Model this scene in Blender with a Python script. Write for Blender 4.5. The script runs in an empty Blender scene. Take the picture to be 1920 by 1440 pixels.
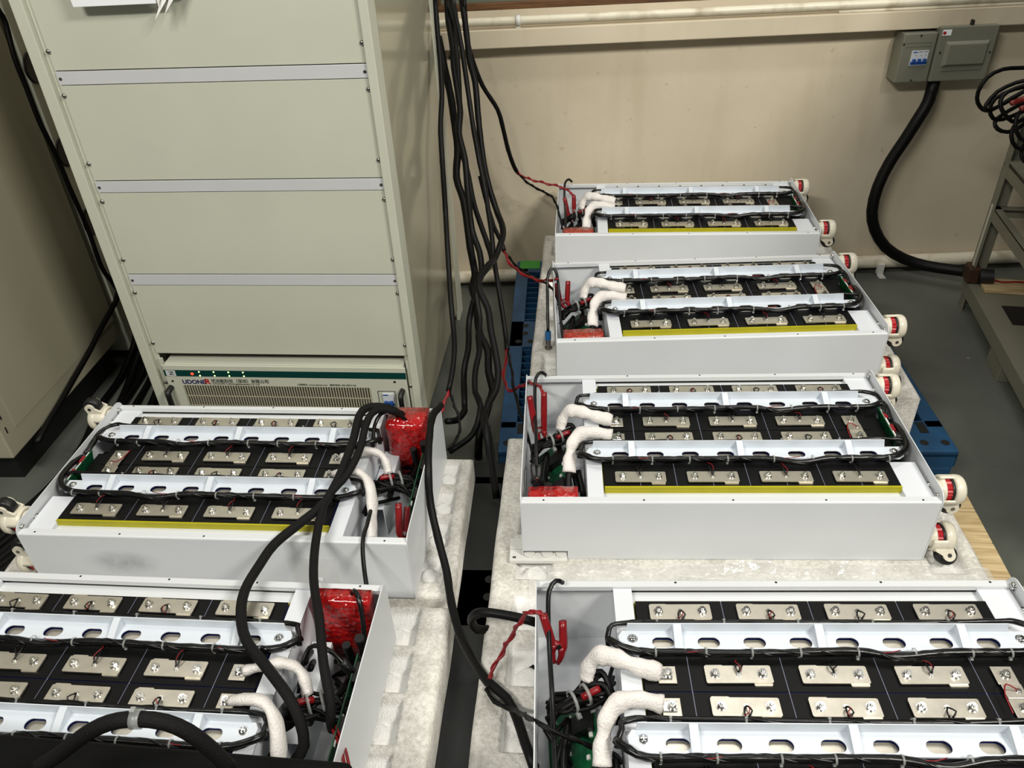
import bpy, bmesh, math, random
from mathutils import Vector, Matrix, noise
random.seed(7)
C = bpy.context.scene.collection
scene = bpy.context.scene
PI = math.pi

# ------------------------------------------------------------------ camera
F_PX = 1467.68
CAM = Vector((0, 0, 1.4802))
FW = Vector((-0.0256, 0.8203, -0.5714)).normalized()
RT = Vector((0.9991, 0.0013, -0.0429)); RT = (RT - FW * RT.dot(FW)).normalized()
UP = RT.cross(FW)
cd = bpy.data.cameras.new('camera'); cam = bpy.data.objects.new('camera', cd); C.objects.link(cam)
cd.sensor_width = 36.0; cd.lens = 36.0 * F_PX / 1920.0; cd.clip_start = 0.02
M4 = Matrix((RT, UP, -FW)).transposed().to_4x4(); M4.translation = CAM
cam.matrix_world = M4
scene.camera = cam

# ------------------------------------------------------------------ light and exposure
vs = scene.view_settings
scene.display_settings.display_device = 'sRGB'
vs.view_transform = 'Standard'; vs.look = 'None'; vs.exposure = 0.0; vs.gamma = 1.0; vs.use_curve_mapping = False
w = bpy.data.worlds.new('hall_light'); scene.world = w; w.use_nodes = True
w.node_tree.nodes['Background'].inputs[0].default_value = (1.0, 0.97, 0.9, 1)
w.node_tree.nodes['Background'].inputs[1].default_value = 0.11


def area(name, loc, target, sx, sy, power, col):
    l = bpy.data.lights.new(name, 'AREA'); l.shape = 'RECTANGLE'; l.size = sx; l.size_y = sy
    l.energy = power; l.color = col
    o = bpy.data.objects.new(name, l); C.objects.link(o); o.location = loc
    d = Vector(target) - Vector(loc)
    o.rotation_euler = d.to_track_quat('-Z', 'Y').to_euler()
    return o


area('hall_tube_light_left', (-1.4, -0.9, 3.2), (-0.2, 1.8, 0.3), 1.2, 0.12, 76, (1.0, 0.97, 0.89))
area('hall_tube_light_right', (2.1, -0.6, 3.35), (0.5, 2.2, 0.3), 1.2, 0.12, 118, (1.0, 0.965, 0.875))
area('hall_tube_light_over', (0.5, 1.7, 3.2), (0.5, 1.65, 0), 1.2, 0.25, 15, (1.0, 0.98, 0.94))
area('busbar_fill_light_rear', (1.45, 2.25, 3.2), (1.45, 2.2, 0), 2.4, 0.5, 13, (1.0, 0.97, 0.90))  # added unseen lamp, gives the right row's busbars something bright to reflect
area('busbar_fill_light_corner', (-1.7, 2.45, 3.2), (-1.7, 2.4, 0), 2.0, 0.5, 10, (1.0, 0.97, 0.90))  # same kind of added lamp, mirrored in the lower left pack's busbars


# ------------------------------------------------------------------ pixel helpers (photo frame 1920 x 1440 -> world)
def ray(px, py): return FW * F_PX + RT * (px - 960) - UP * (py - 720)
def atY(px, py, Y): d = ray(px, py); return CAM + d * ((Y - CAM.y) / d.y)
def atZ(px, py, Z): d = ray(px, py); return CAM + d * ((Z - CAM.z) / d.z)
def atX(px, py, X): d = ray(px, py); return CAM + d * ((X - CAM.x) / d.x)
def pathY(pts, y0, y1=None):
    y1 = y0 if y1 is None else y1; n = len(pts) - 1
    return [atY(x, y, y0 + (y1 - y0) * i / max(n, 1)) for i, (x, y) in enumerate(pts)]


# ------------------------------------------------------------------ materials
def lin(h):
    if isinstance(h, str):
        h = h.lstrip('#'); h = [int(h[i:i + 2], 16) / 255 for i in (0, 2, 4)]
        return tuple((c / 12.92 if c <= 0.04045 else ((c + 0.055) / 1.055) ** 2.4) for c in h)
    return h


def mat(name, col, rough=0.5, metal=0.0, var=0.0, scale=8.0, bump=0.0, bscale=60.0, spec=0.5, col2=None, lo=0.35, hi=0.65,
        trans=0.0, alpha=1.0, coat=0.0, emit=None, es=0.0, detail=4.0, voronoi=False, aniso=None, rvar=0.0):
    m = bpy.data.materials.new(name); m.use_nodes = True; nt = m.node_tree; N = nt.nodes; L = nt.links
    b = N['Principled BSDF']; c = lin(col)
    b.inputs['Base Color'].default_value = (*c, 1); b.inputs['Roughness'].default_value = rough
    b.inputs['Metallic'].default_value = metal; b.inputs['Specular IOR Level'].default_value = spec
    b.inputs['Transmission Weight'].default_value = trans; b.inputs['Alpha'].default_value = alpha
    b.inputs['Coat Weight'].default_value = coat
    if emit: b.inputs['Emission Color'].default_value = (*lin(emit), 1); b.inputs['Emission Strength'].default_value = es
    tc = N.new('ShaderNodeTexCoord')
    src = tc.outputs['Object']
    if aniso:
        mp = N.new('ShaderNodeMapping'); mp.inputs['Scale'].default_value = aniso; L.new(src, mp.inputs[0]); src = mp.outputs[0]
    if var or col2:
        n = N.new('ShaderNodeTexNoise'); n.inputs['Scale'].default_value = scale; n.inputs['Detail'].default_value = detail
        L.new(src, n.inputs['Vector'])
        r = N.new('ShaderNodeValToRGB'); r.color_ramp.elements[0].position = lo; r.color_ramp.elements[1].position = hi
        c2 = lin(col2) if col2 else tuple(x * (1 - var) for x in c)
        r.color_ramp.elements[0].color = (*c2, 1); r.color_ramp.elements[1].color = (*c, 1)
        L.new(n.outputs['Fac'], r.inputs[0]); L.new(r.outputs[0], b.inputs['Base Color'])
        if rvar:
            mr = N.new('ShaderNodeMapRange'); mr.inputs[3].default_value = rough + rvar; mr.inputs[4].default_value = rough
            L.new(n.outputs['Fac'], mr.inputs[0]); L.new(mr.outputs[0], b.inputs['Roughness'])
    if bump:
        if voronoi:
            t = N.new('ShaderNodeTexVoronoi'); t.inputs['Scale'].default_value = bscale; out = t.outputs['Distance']
        else:
            t = N.new('ShaderNodeTexNoise'); t.inputs['Scale'].default_value = bscale; t.inputs['Detail'].default_value = 3; out = t.outputs['Fac']
        L.new(src, t.inputs['Vector'])
        bp = N.new('ShaderNodeBump'); bp.inputs['Strength'].default_value = bump; bp.inputs['Distance'].default_value = 0.004
        L.new(out, bp.inputs['Height']); L.new(bp.outputs[0], b.inputs['Normal'])
    return m


MT = {}
MT['case'] = mat('white_powder_coat', '#d6d9dc', 0.38, var=0.04, scale=5, bump=0.03, bscale=900)
MT['case_in'] = mat('white_sheet_steel', '#d9dde3', 0.4, bump=0.02, bscale=900)
MT['bracket'] = mat('pale_blue_white_steel', '#d3dae2', 0.35, bump=0.02, bscale=900)
MT['black_sheet'] = mat('black_insulation', '#060607', 0.5, bump=0.02, bscale=400, spec=0.25)
MT['cell'] = mat('blue_cell_film', '#141c52', 0.3)
MT['line'] = mat('separator_line', '#7d8098', 0.5)
MT['yellow'] = mat('yellow_epoxy_board', '#b0a80a', 0.45, var=0.12, scale=20)
MT['nickel'] = mat('nickel_plate', '#dad4c6', 0.3, metal=0.85, var=0.1, scale=40, bump=0.03, bscale=300, rvar=0.12)
MT['chrome'] = mat('bright_steel', '#d8d8d6', 0.16, metal=1.0)
MT['screw'] = mat('screw_steel', '#a8a6a0', 0.25, metal=1.0)
MT['cable'] = mat('black_cable_jacket', '#040404', 0.5, bump=0.05, bscale=150, spec=0.22)
MT['cable_g'] = mat('glossy_black_tape', '#050506', 0.3, bump=0.12, bscale=70, spec=0.45)
MT['sleeve_b'] = mat('black_braided_sleeve', '#090808', 0.65, bump=0.5, bscale=700, spec=0.25)
MT['red_wire'] = mat('red_wire', '#850d17', 0.4)
MT['red'] = mat('red_plastic', '#7f0912', 0.32, var=0.15, scale=30)
MT['red_wheel'] = mat('red_rubber', '#a8121c', 0.4)
MT['cream'] = mat('cream_enamel', '#ded8c6', 0.3, var=0.05, scale=30, coat=0.3)
MT['rubber'] = mat('black_rubber', '#101010', 0.45)
MT['sleeve_w'] = mat('white_fibreglass_sleeve', '#e4dfdb', 0.4, var=0.14, scale=30, bump=0.5, bscale=260)
MT['tie'] = mat('clear_nylon', '#a4a7a5', 0.3, alpha=0.6)
MT['pcb'] = mat('green_circuit_board', '#0f5a34', 0.35, col2='#0a3f26', scale=60)
MT['white_part'] = mat('white_plastic', '#d9d9d4', 0.4)
MT['bubble'] = mat('red_bubble_wrap', '#c61a1a', 0.12, var=0.3, scale=25, bump=1.0, bscale=90, voronoi=True, trans=0.25, coat=0.6)
MT['bubble_o'] = mat('orange_bubble_wrap', '#b8331e', 0.25, var=0.3, scale=60, bump=1.0, bscale=110, voronoi=True, trans=0.2, coat=0.4)
MT['blue'] = mat('blue_pallet_plastic', '#1a4569', 0.45, var=0.25, scale=14, bump=0.1, bscale=60)
MT['blackp'] = mat('black_pallet_plastic', '#1d1f20', 0.5, var=0.3, scale=16, bump=0.1, bscale=50)
MT['wood'] = mat('pine_wood', '#c9b48c', 0.6, col2='#a78f63', scale=9, aniso=(1.2, 14, 14), bump=0.15, bscale=30)
MT['wood_d'] = mat('brown_wood', '#6d4a28', 0.55, col2='#4b3019', scale=8, aniso=(1, 12, 12))
MT['rack'] = mat('grey_green_enamel', '#767566', 0.45, var=0.12, scale=6, bump=0.03, bscale=300)
MT['cab'] = mat('cream_grey_enamel', '#c4c6b6', 0.42, var=0.05, scale=4, bump=0.02, bscale=500)
MT['cab_side'] = mat('glossy_cream_grey', '#a8a48e', 0.13, var=0.04, scale=4, coat=0.2)
MT['cab_dark'] = mat('olive_cream_enamel', '#a39f8a', 0.3, var=0.06, scale=3)
MT['strip'] = mat('bluish_aluminium', '#c6c8ca', 0.35, var=0.03, scale=12)
MT['black'] = mat('black_void', '#050505', 0.6)
MT['black_case'] = mat('black_case_fabric', '#030303', 0.6, bump=0.3, bscale=500, spec=0.15)
MT['teal'] = mat('dark_teal_panel', '#0a3a36', 0.25)
MT['logo_blue'] = mat('navy_ink', '#14165a', 0.5)
MT['logo_red'] = mat('red_ink', '#a81a1c', 0.5)
MT['ink'] = mat('dark_grey_ink', '#3c3c38', 0.6)
MT['led_r'] = mat('red_lamp', '#ff2010', 0.3, emit='#ff2a14', es=6)
MT['led_g'] = mat('green_lamp', '#c8ff70', 0.3, emit='#d2f08a', es=4)
MT['breaker_w'] = mat('breaker_white', '#c8ccd2', 0.4)
MT['breaker_b'] = mat('breaker_blue', '#1d4a94', 0.35)
MT['greybox'] = mat('grey_steel_box', '#77786a', 0.38, var=0.06, scale=10)
MT['paper'] = mat('white_paper', '#eef0f4', 0.6)
MT['tape'] = mat('clear_tape', '#dcdcd4', 0.12, alpha=0.35, coat=0.5)
MT['tape_w'] = mat('white_tape', '#e6e6e2', 0.2, coat=0.4)
MT['red_dull'] = mat('dull_red_plastic', '#6e1a16', 0.4)
MT['film'] = mat('clear_film', '#e8e8e4', 0.10, alpha=0.34, spec=1.0, bump=1.0, bscale=45, coat=1.0)
MT['bag'] = mat('clear_bag', '#f0f0ec', 0.12, alpha=0.16)
MT['green_tape'] = mat('green_tape', '#3f9a3a', 0.4)
MT['pipe'] = mat('white_pvc_pipe', '#d9d2be', 0.35, col2='#b3a88e', scale=18, lo=0.25, hi=0.5)
MT['steel_dark'] = mat('brushed_steel', '#84827c', 0.3, metal=1.0)
MT['blue_ring'] = mat('blue_ring', '#2a6aa6', 0.3)
MT['brown_plastic'] = mat('brown_plastic', '#3a2418', 0.45)
MT['ruler'] = mat('pale_tape_measure', '#b9b9a8', 0.5)
MT['glass'] = mat('dusty_window_glass', '#7e8676', 0.25, trans=0.3)


def wall_mat():
    m = mat('stained_cream_wall', '#cfc4ad', 0.72, bump=0.12, bscale=40)
    nt = m.node_tree; N = nt.nodes; L = nt.links; b = N['Principled BSDF']
    tc = N['Texture Coordinate']
    n1 = N.new('ShaderNodeTexNoise'); n1.inputs['Scale'].default_value = 1.6; n1.inputs['Detail'].default_value = 6
    n2 = N.new('ShaderNodeTexNoise'); n2.inputs['Scale'].default_value = 26; n2.inputs['Detail'].default_value = 5; n2.inputs['Roughness'].default_value = 0.7
    mp = N.new('ShaderNodeMapping'); mp.inputs['Scale'].default_value = (5, 1, 0.7); L.new(tc.outputs['Object'], mp.inputs[0])
    n3 = N.new('ShaderNodeTexNoise'); n3.inputs['Scale'].default_value = 2.2; n3.inputs['Detail'].default_value = 4; L.new(mp.outputs[0], n3.inputs['Vector'])
    L.new(tc.outputs['Object'], n1.inputs['Vector']); L.new(tc.outputs['Object'], n2.inputs['Vector'])
    r1 = N.new('ShaderNodeValToRGB'); r1.color_ramp.elements[0].position = .3; r1.color_ramp.elements[1].position = .7
    r1.color_ramp.elements[0].color = (*lin('#bdb199'), 1); r1.color_ramp.elements[1].color = (*lin('#d3c8b2'), 1)
    r2 = N.new('ShaderNodeValToRGB'); r2.color_ramp.elements[0].position = .27; r2.color_ramp.elements[1].position = .36
    r2.color_ramp.elements[0].color = (.72, .69, .62, 1); r2.color_ramp.elements[1].color = (1, 1, 1, 1)
    r3 = N.new('ShaderNodeValToRGB'); r3.color_ramp.elements[0].position = .32; r3.color_ramp.elements[1].position = .5
    r3.color_ramp.elements[0].color = (.94, .93, .91, 1); r3.color_ramp.elements[1].color = (1, 1, 1, 1)
    L.new(n1.outputs['Fac'], r1.inputs[0]); L.new(n2.outputs['Fac'], r2.inputs[0]); L.new(n3.outputs['Fac'], r3.inputs[0])
    x = N.new('ShaderNodeMix'); x.data_type = 'RGBA'; x.blend_type = 'MULTIPLY'; x.inputs[0].default_value = 1
    L.new(r1.outputs[0], x.inputs[6]); L.new(r2.outputs[0], x.inputs[7])
    y = N.new('ShaderNodeMix'); y.data_type = 'RGBA'; y.blend_type = 'MULTIPLY'; y.inputs[0].default_value = 1
    L.new(x.outputs[2], y.inputs[6]); L.new(r3.outputs[0], y.inputs[7]); L.new(y.outputs[2], b.inputs['Base Color'])
    return m


def floor_mat():
    m = mat('grey_green_floor_paint', '#63665f', 0.38, col2='#555852', scale=3, bump=0.06, bscale=90, rvar=0.12)
    nt = m.node_tree; N = nt.nodes; L = nt.links; b = N['Principled BSDF']; tc = N['Texture Coordinate']
    base = b.inputs['Base Color'].links[0].from_socket
    n = N.new('ShaderNodeTexNoise'); n.inputs['Scale'].default_value = 34; n.inputs['Detail'].default_value = 3
    L.new(tc.outputs['Object'], n.inputs['Vector'])
    r = N.new('ShaderNodeValToRGB'); r.color_ramp.elements[0].position = .72; r.color_ramp.elements[1].position = .76
    r.color_ramp.elements[0].color = (0, 0, 0, 1); r.color_ramp.elements[1].color = (1, 1, 1, 1)
    x = N.new('ShaderNodeMix'); x.data_type = 'RGBA'; L.new(n.outputs['Fac'], r.inputs[0]); L.new(r.outputs[0], x.inputs[0])
    L.new(base, x.inputs[6]); x.inputs[7].default_value = (*lin('#8f9088'), 1); L.new(x.outputs[2], b.inputs['Base Color'])
    return m


def foam_mat():
    m = mat('dirty_white_foam', '#e6e4de', 0.75, bump=0.35, bscale=260, voronoi=True)
    nt = m.node_tree; N = nt.nodes; L = nt.links; b = N['Principled BSDF']; tc = N['Texture Coordinate']
    at = N.new('ShaderNodeAttribute'); at.attribute_name = 'wear'
    n = N.new('ShaderNodeTexNoise'); n.inputs['Scale'].default_value = 14; n.inputs['Detail'].default_value = 8; n.inputs['Roughness'].default_value = .75
    n2 = N.new('ShaderNodeTexNoise'); n2.inputs['Scale'].default_value = 120; n2.inputs['Detail'].default_value = 5
    L.new(tc.outputs['Object'], n.inputs['Vector']); L.new(tc.outputs['Object'], n2.inputs['Vector'])
    r = N.new('ShaderNodeValToRGB'); r.color_ramp.elements[0].position = .36; r.color_ramp.elements[1].position = .62
    r.color_ramp.elements[0].color = (*lin('#a8a398'), 1); r.color_ramp.elements[1].color = (*lin('#dedbd3'), 1)
    add = N.new('ShaderNodeMath'); add.operation = 'ADD'; mul = N.new('ShaderNodeMath'); mul.operation = 'MULTIPLY'; mul.inputs[1].default_value = .5
    sub = N.new('ShaderNodeMath'); sub.operation = 'SUBTRACT'; sub.inputs[1].default_value = .25
    L.new(n2.outputs['Fac'], mul.inputs[0]); L.new(n.outputs['Fac'], add.inputs[0]); L.new(mul.outputs[0], sub.inputs[0]); L.new(sub.outputs[0], add.inputs[1])
    L.new(add.outputs[0], r.inputs[0])
    x = N.new('ShaderNodeMix'); x.data_type = 'RGBA'; L.new(at.outputs['Fac'], x.inputs[0])
    x.inputs[6].default_value = (*lin('#ecebe8'), 1); L.new(r.outputs[0], x.inputs[7]); L.new(x.outputs[2], b.inputs['Base Color'])
    return m


def smudged_case():
    m = mat('white_powder_coat_smudged', '#d6d9dc', 0.38, bump=0.03, bscale=900)
    nt = m.node_tree; N = nt.nodes; L = nt.links; b = N['Principled BSDF']; tc = N['Texture Coordinate']
    mp = N.new('ShaderNodeMapping'); mp.inputs['Location'].default_value = (-0.615 * 11, 0, -0.085 * 26); mp.inputs['Scale'].default_value = (11, 0, 26)
    L.new(tc.outputs['Object'], mp.inputs[0])
    g = N.new('ShaderNodeTexGradient'); g.gradient_type = 'SPHERICAL'; L.new(mp.outputs[0], g.inputs[0])
    n = N.new('ShaderNodeTexNoise'); n.inputs['Scale'].default_value = 45; n.inputs['Detail'].default_value = 4; L.new(tc.outputs['Object'], n.inputs['Vector'])
    mu = N.new('ShaderNodeMath'); mu.operation = 'MULTIPLY'; L.new(g.outputs['Fac'], mu.inputs[0]); L.new(n.outputs['Fac'], mu.inputs[1])
    x = N.new('ShaderNodeMix'); x.data_type = 'RGBA'; L.new(mu.outputs[0], x.inputs[0])
    x.inputs[6].default_value = (*lin('#d6d9dc'), 1); x.inputs[7].default_value = (*lin('#6d6f70'), 1)
    L.new(x.outputs[2], b.inputs['Base Color'])
    return m


MT['wall'] = wall_mat(); MT['floor'] = floor_mat(); MT['foam'] = foam_mat(); MT['case_smudge'] = smudged_case()


# ------------------------------------------------------------------ mesh builder
def cr(pts, step):
    """Catmull-Rom resample of a list of Vectors."""
    P = [Vector(p) for p in pts]
    if len(P) < 3:
        return P
    Q = [P[0] * 2 - P[1]] + P + [P[-1] * 2 - P[-2]]
    out = []
    for i in range(1, len(Q) - 2):
        a, b, c, d = Q[i - 1], Q[i], Q[i + 1], Q[i + 2]
        n = max(2, int((c - b).length / step))
        for k in range(n):
            t = k / n
            out.append(0.5 * ((2 * b) + (c - a) * t + (2 * a - 5 * b + 4 * c - d) * t * t + (3 * b - a - 3 * c + d) * t ** 3))
    out.append(P[-1])
    return out


class MB:
    def __init__(self): self.v = []; self.f = []; self.s = []
    def add(self, vs, fs, smooth=False):
        o = len(self.v); self.v += [tuple(x) for x in vs]
        for f in fs: self.f.append([i + o for i in f]); self.s.append(smooth)
        return self
    def box(self, x0, x1, y0, y1, z0, z1, R=None, c=None):
        vs = [Vector((x, y, z)) for z in (z0, z1) for y in (y0, y1) for x in (x0, x1)]
        if R is not None: vs = [R @ v + Vector(c or (0, 0, 0)) for v in vs]
        return self.add(vs, [(0, 2, 3, 1), (4, 5, 7, 6), (0, 1, 5, 4), (2, 6, 7, 3), (0, 4, 6, 2), (1, 3, 7, 5)])
    def frames(self, pts):
        T = []
        for i in range(len(pts)):
            a = pts[max(i - 1, 0)]; b = pts[min(i + 1, len(pts) - 1)]; d = b - a
            T.append(d.normalized() if d.length > 1e-9 else Vector((0, 0, 1)))
        n = T[0].orthogonal().normalized(); fr = []
        for t in T:
            n = (n - t * n.dot(t)); n = n.normalized() if n.length > 1e-6 else t.orthogonal().normalized()
            fr.append((t, n, t.cross(n)))
        return fr
    def tube(self, pts, r, n=8, step=0.012, flat=1.0, wob=0.0, seed=0):
        P = cr(pts, step); fr = self.frames(P); vs = []; m = len(P)
        for i, (p, (t, a, b)) in enumerate(zip(P, fr)):
            rr = r(i / max(m - 1, 1)) if callable(r) else r
            if wob: rr *= 1 + wob * noise.noise(Vector((seed, i * step * 40, 0)))
            for k in range(n):
                an = 2 * PI * k / n
                vs.append(p + a * math.cos(an) * rr + b * math.sin(an) * rr * flat)
        fs = [(i * n + k, i * n + (k + 1) % n, (i + 1) * n + (k + 1) % n, (i + 1) * n + k) for i in range(m - 1) for k in range(n)]
        fs += [tuple(range(n - 1, -1, -1)), tuple(range((m - 1) * n, m * n))]
        return self.add(vs, fs, True)
    def twist(self, pts, off, r, turns, n=5, step=0.006, ph=0.0):
        P = cr(pts, step); fr = self.frames(P); Q = []
        for i, (p, (t, a, b)) in enumerate(zip(P, fr)):
            an = ph + 2 * PI * turns * i / len(P)
            Q.append(p + a * math.cos(an) * off + b * math.sin(an) * off)
        return self.tube(Q, r, n, step=1e9)
    def cyl(self, p0, p1, r, n=14, r1=None, smooth=True):
        p0 = Vector(p0); p1 = Vector(p1); t = (p1 - p0).normalized(); a = t.orthogonal().normalized(); b = t.cross(a); r1 = r if r1 is None else r1
        vs = [p + a * math.cos(2 * PI * k / n) * rr + b * math.sin(2 * PI * k / n) * rr for p, rr in ((p0, r), (p1, r1)) for k in range(n)]
        self.add(vs, [(k, (k + 1) % n, n + (k + 1) % n, n + k) for k in range(n)], smooth)
        self.add(vs[:n], [tuple(range(n - 1, -1, -1))]); self.add(vs[n:], [tuple(range(n))])
        return self
    def lathe(self, prof, o, ax, n=20, smooth=True, a0=0.0, a1=2 * PI, ref=None):
        """prof = [(radius, along axis)]"""
        o = Vector(o); t = Vector(ax).normalized(); a = Vector(ref) if ref else t.orthogonal().normalized(); b = t.cross(a)
        full = abs(a1 - a0 - 2 * PI) < 1e-6; m = n if full else n + 1; vs = []
        for k in range(m):
            an = a0 + (a1 - a0) * k / n
            for r, h in prof: vs.append(o + t * h + (a * math.cos(an) + b * math.sin(an)) * r)
        q = len(prof); fs = []
        for k in range(n):
            k2 = (k + 1) % m
            for j in range(q - 1): fs.append((k * q + j, k2 * q + j, k2 * q + j + 1, k * q + j + 1))
        if not full:
            fs.append(tuple(range(q))); fs.append(tuple(range((m - 1) * q + q - 1, (m - 1) * q - 1, -1)))
        return self.add(vs, fs, smooth)
    def prism(self, poly, fn, smooth=False):
        """poly 2D points; fn(u, v, side) -> Vector, side 0/1"""
        n = len(poly)
        vs = [fn(u, v, 0) for u, v in poly] + [fn(u, v, 1) for u, v in poly]
        return self.add(vs, [tuple(range(n - 1, -1, -1)), tuple(range(n, 2 * n))] + [(k, (k + 1) % n, n + (k + 1) % n, n + k) for k in range(n)], smooth)
    def slotplate(self, x0, x1, y0, y1, z0, z1, slots, rx, ry, n=20):
        """flat plate with oval slots; slots = list of (cx, cy)"""
        xs = [x0]; 
        for i in range(len(slots) - 1): xs.append((slots[i][0] + slots[i + 1][0]) / 2)
        xs.append(x1)
        for i, (cx, cy) in enumerate(slots):
            a, b = xs[i], xs[i + 1]; inn = []; out = []
            for k in range(n):
                an = 2 * PI * (k + .5) / n; c, s = math.cos(an), math.sin(an)
                r = ry; L = rx - ry
                ux = (L if c > 0 else -L) + r * c; uy = r * s
                inn.append((cx + ux, cy + uy))
                tx = ((b - cx) if c > 0 else (a - cx)) / c if abs(c) > 1e-6 else 1e9
                ty = ((y1 - cy) if s > 0 else (y0 - cy)) / s if abs(s) > 1e-6 else 1e9
                t = min(tx, ty); out.append((cx + c * t, cy + s * t))
            for z, fl in ((z1, False), (z0, True)):
                vs = [Vector((*p, z)) for p in inn] + [Vector((*p, z)) for p in out]
                fs = [(k, n + k, n + (k + 1) % n, (k + 1) % n) for k in range(n)]
                if fl: fs = [f[::-1] for f in fs]
                self.add(vs, fs)
                # corner triangles
                cs = [(a, y0), (b, y0), (b, y1), (a, y1)]
                for (qx, qy) in cs:
                    best = sorted(range(n), key=lambda k: (out[k][0] - qx) ** 2 + (out[k][1] - qy) ** 2)
                    k1 = min(best[:2], key=lambda k: abs(out[k][0] - qx)); k2 = min(best[:2], key=lambda k: abs(out[k][1] - qy))
                    if k1 != k2: self.add([Vector((*out[k1], z)), Vector((qx, qy, z)), Vector((*out[k2], z))], [(0, 1, 2)])
            vs = [Vector((*p, z1)) for p in inn] + [Vector((*p, z0)) for p in inn]
            self.add(vs, [(k, (k + 1) % n, n + (k + 1) % n, n + k) for k in range(n)])
        self.box(x0, x1, y0, y0 + .0004, z0, z1); self.box(x0, x1, y1 - .0004, y1, z0, z1)
        return self
    def mesh(self, name, m):
        me = bpy.data.meshes.new(name); me.from_pydata(self.v, [], self.f)
        me.polygons.foreach_set('use_smooth', self.s); me.materials.append(m); me.update()
        return me
    def build(self, name, m, parent=None, bevel=0.0, seg=2, fix=False, loc=None, rot=None):
        me = self.mesh(name, m)
        if fix:
            bm = bmesh.new(); bm.from_mesh(me); bmesh.ops.remove_doubles(bm, verts=bm.verts, dist=1e-5)
            bmesh.ops.recalc_face_normals(bm, faces=bm.faces); bm.to_mesh(me); bm.free()
        o = bpy.data.objects.new(name, me); C.objects.link(o)
        if parent: o.parent = parent
        if loc is not None: o.location = loc
        if rot is not None: o.rotation_euler = rot
        if bevel:
            b = o.modifiers.new('edge', 'BEVEL'); b.width = bevel; b.segments = seg; b.limit_method = 'ANGLE'; b.angle_limit = math.radians(40)
        return o


def inst(name, me, parent, loc=(0, 0, 0), rot=(0, 0, 0)):
    o = bpy.data.objects.new(name, me); C.objects.link(o); o.parent = parent; o.location = loc; o.rotation_euler = rot
    return o
def tag(o, label, cat, group=None, kind=None):
    o['label'] = label; o['category'] = cat
    if group: o['group'] = group
    if kind: o['kind'] = kind
    return o
def empty(name, loc, rz=0.0):
    o = bpy.data.objects.new(name, None); C.objects.link(o); o.location = loc; o.rotation_euler = (0, 0, rz); o.empty_display_size = .05
    return o
def struct(o): o['kind'] = 'structure'; return o
def copy_tree(o, parent=None):
    c = o.copy(); C.objects.link(c)
    if parent: c.parent = parent
    for ch in list(o.children): copy_tree(ch, c)
    return c
def rrect(x0, x1, y0, y1, r, n=5, corners=(1, 1, 1, 1)):
    """rounded rectangle outline, corners order: x0y0, x1y0, x1y1, x0y1"""
    pts = []
    for (cx, cy, a, on) in ((x0, y0, PI, corners[0]), (x1, y0, 1.5 * PI, corners[1]), (x1, y1, 0, corners[2]), (x0, y1, .5 * PI, corners[3])):
        if not on: pts.append((cx, cy)); continue
        ox = cx + (r if cx == x0 else -r); oy = cy + (r if cy == y0 else -r)
        for k in range(n + 1):
            an = a + .5 * PI * k / n; pts.append((ox + r * math.cos(an), oy + r * math.sin(an)))
    return pts
def text(name, body, size, m, parent, loc, rot, align='LEFT', sx=1.0, bold=0.0, shear=0.0):
    cu = bpy.data.curves.new(name, 'FONT'); cu.body = body; cu.size = size; cu.align_x = align; cu.extrude = 0.0003; cu.offset = bold; cu.shear = shear
    t = bpy.data.objects.new(name, cu); C.objects.link(t)
    dg = bpy.context.evaluated_depsgraph_get(); me = bpy.data.meshes.new_from_object(t.evaluated_get(dg))
    bpy.data.objects.remove(t); me.materials.clear(); me.materials.append(m)
    o = bpy.data.objects.new(name, me); C.objects.link(o); o.parent = parent; o.location = loc; o.rotation_euler = rot; o.scale = (sx, 1, 1)
    return o


# ================================================================== SETTING
WY = 2.86
struct(MB().box(-3.2, 3.2, -2.2, WY + .2, -.1, 0).build('floor', MT['floor']))
struct(MB().box(-3.2, 3.2, WY, WY + .2, 0, 1.012).box(-3.2, -.30, WY, WY + .2, 1.012, 2.6).build('wall_back', MT['wall']))
# painted ledge below the window
struct(MB().box(-3.2, 3.2, 2.800, WY - .0005, .9035, .962).build('trim_1', MT['wall'], bevel=.003))
# window above the ledge
wn = MB().box(-.30, 3.2, WY + .005, WY + .045, 1.012, 1.018).box(-.30, 3.2, WY + .0, WY + .05, 1.012, 1.034)
wn.box(-.30, -.26, WY, WY + .05, 1.034, 2.3).box(-.30, 3.2, WY, WY + .05, 2.3, 2.36).box(1.2, 1.25, WY, WY + .05, 1.034, 2.3)
wo = struct(wn.build('window_1', MT['wood_d'], bevel=.002))
MB().box(-.26, 1.2, WY + .02, WY + .026, 1.034, 2.3).box(1.25, 3.2, WY + .02, WY + .026, 1.034, 2.3).build('pane', MT['glass'], wo)
MB().box(-.30, 3.2, WY + .05, WY + .2, 2.36, 2.6).box(-.3, 3.2, WY + .15, WY + .2, .9, 2.4).build('backing', MT['rack'], wo)

# conduit above the ledge, with clip
cp = tag(MB().tube([(-1.1, 2.815, .985), (0, 2.815, .985), (1.2, 2.815, .9855), (3.1, 2.815, .986)], .0135, 16, step=.3).build('conduit_pipe', MT['pipe']),
         'long white plastic conduit pipe running along the wall above the ledge', 'pipe')
for x in (.0, 1.72):
    MB().lathe([(.0145, -.008), (.0165, -.008), (.0165, .008), (.0145, .008)], (x - .005, 2.815, .985), (1, 0, 0), 16).box(x - .013, x + .003, 2.815, 2.86, .962, .969).build('pipe_clip', MT['white_part'], cp)
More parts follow.
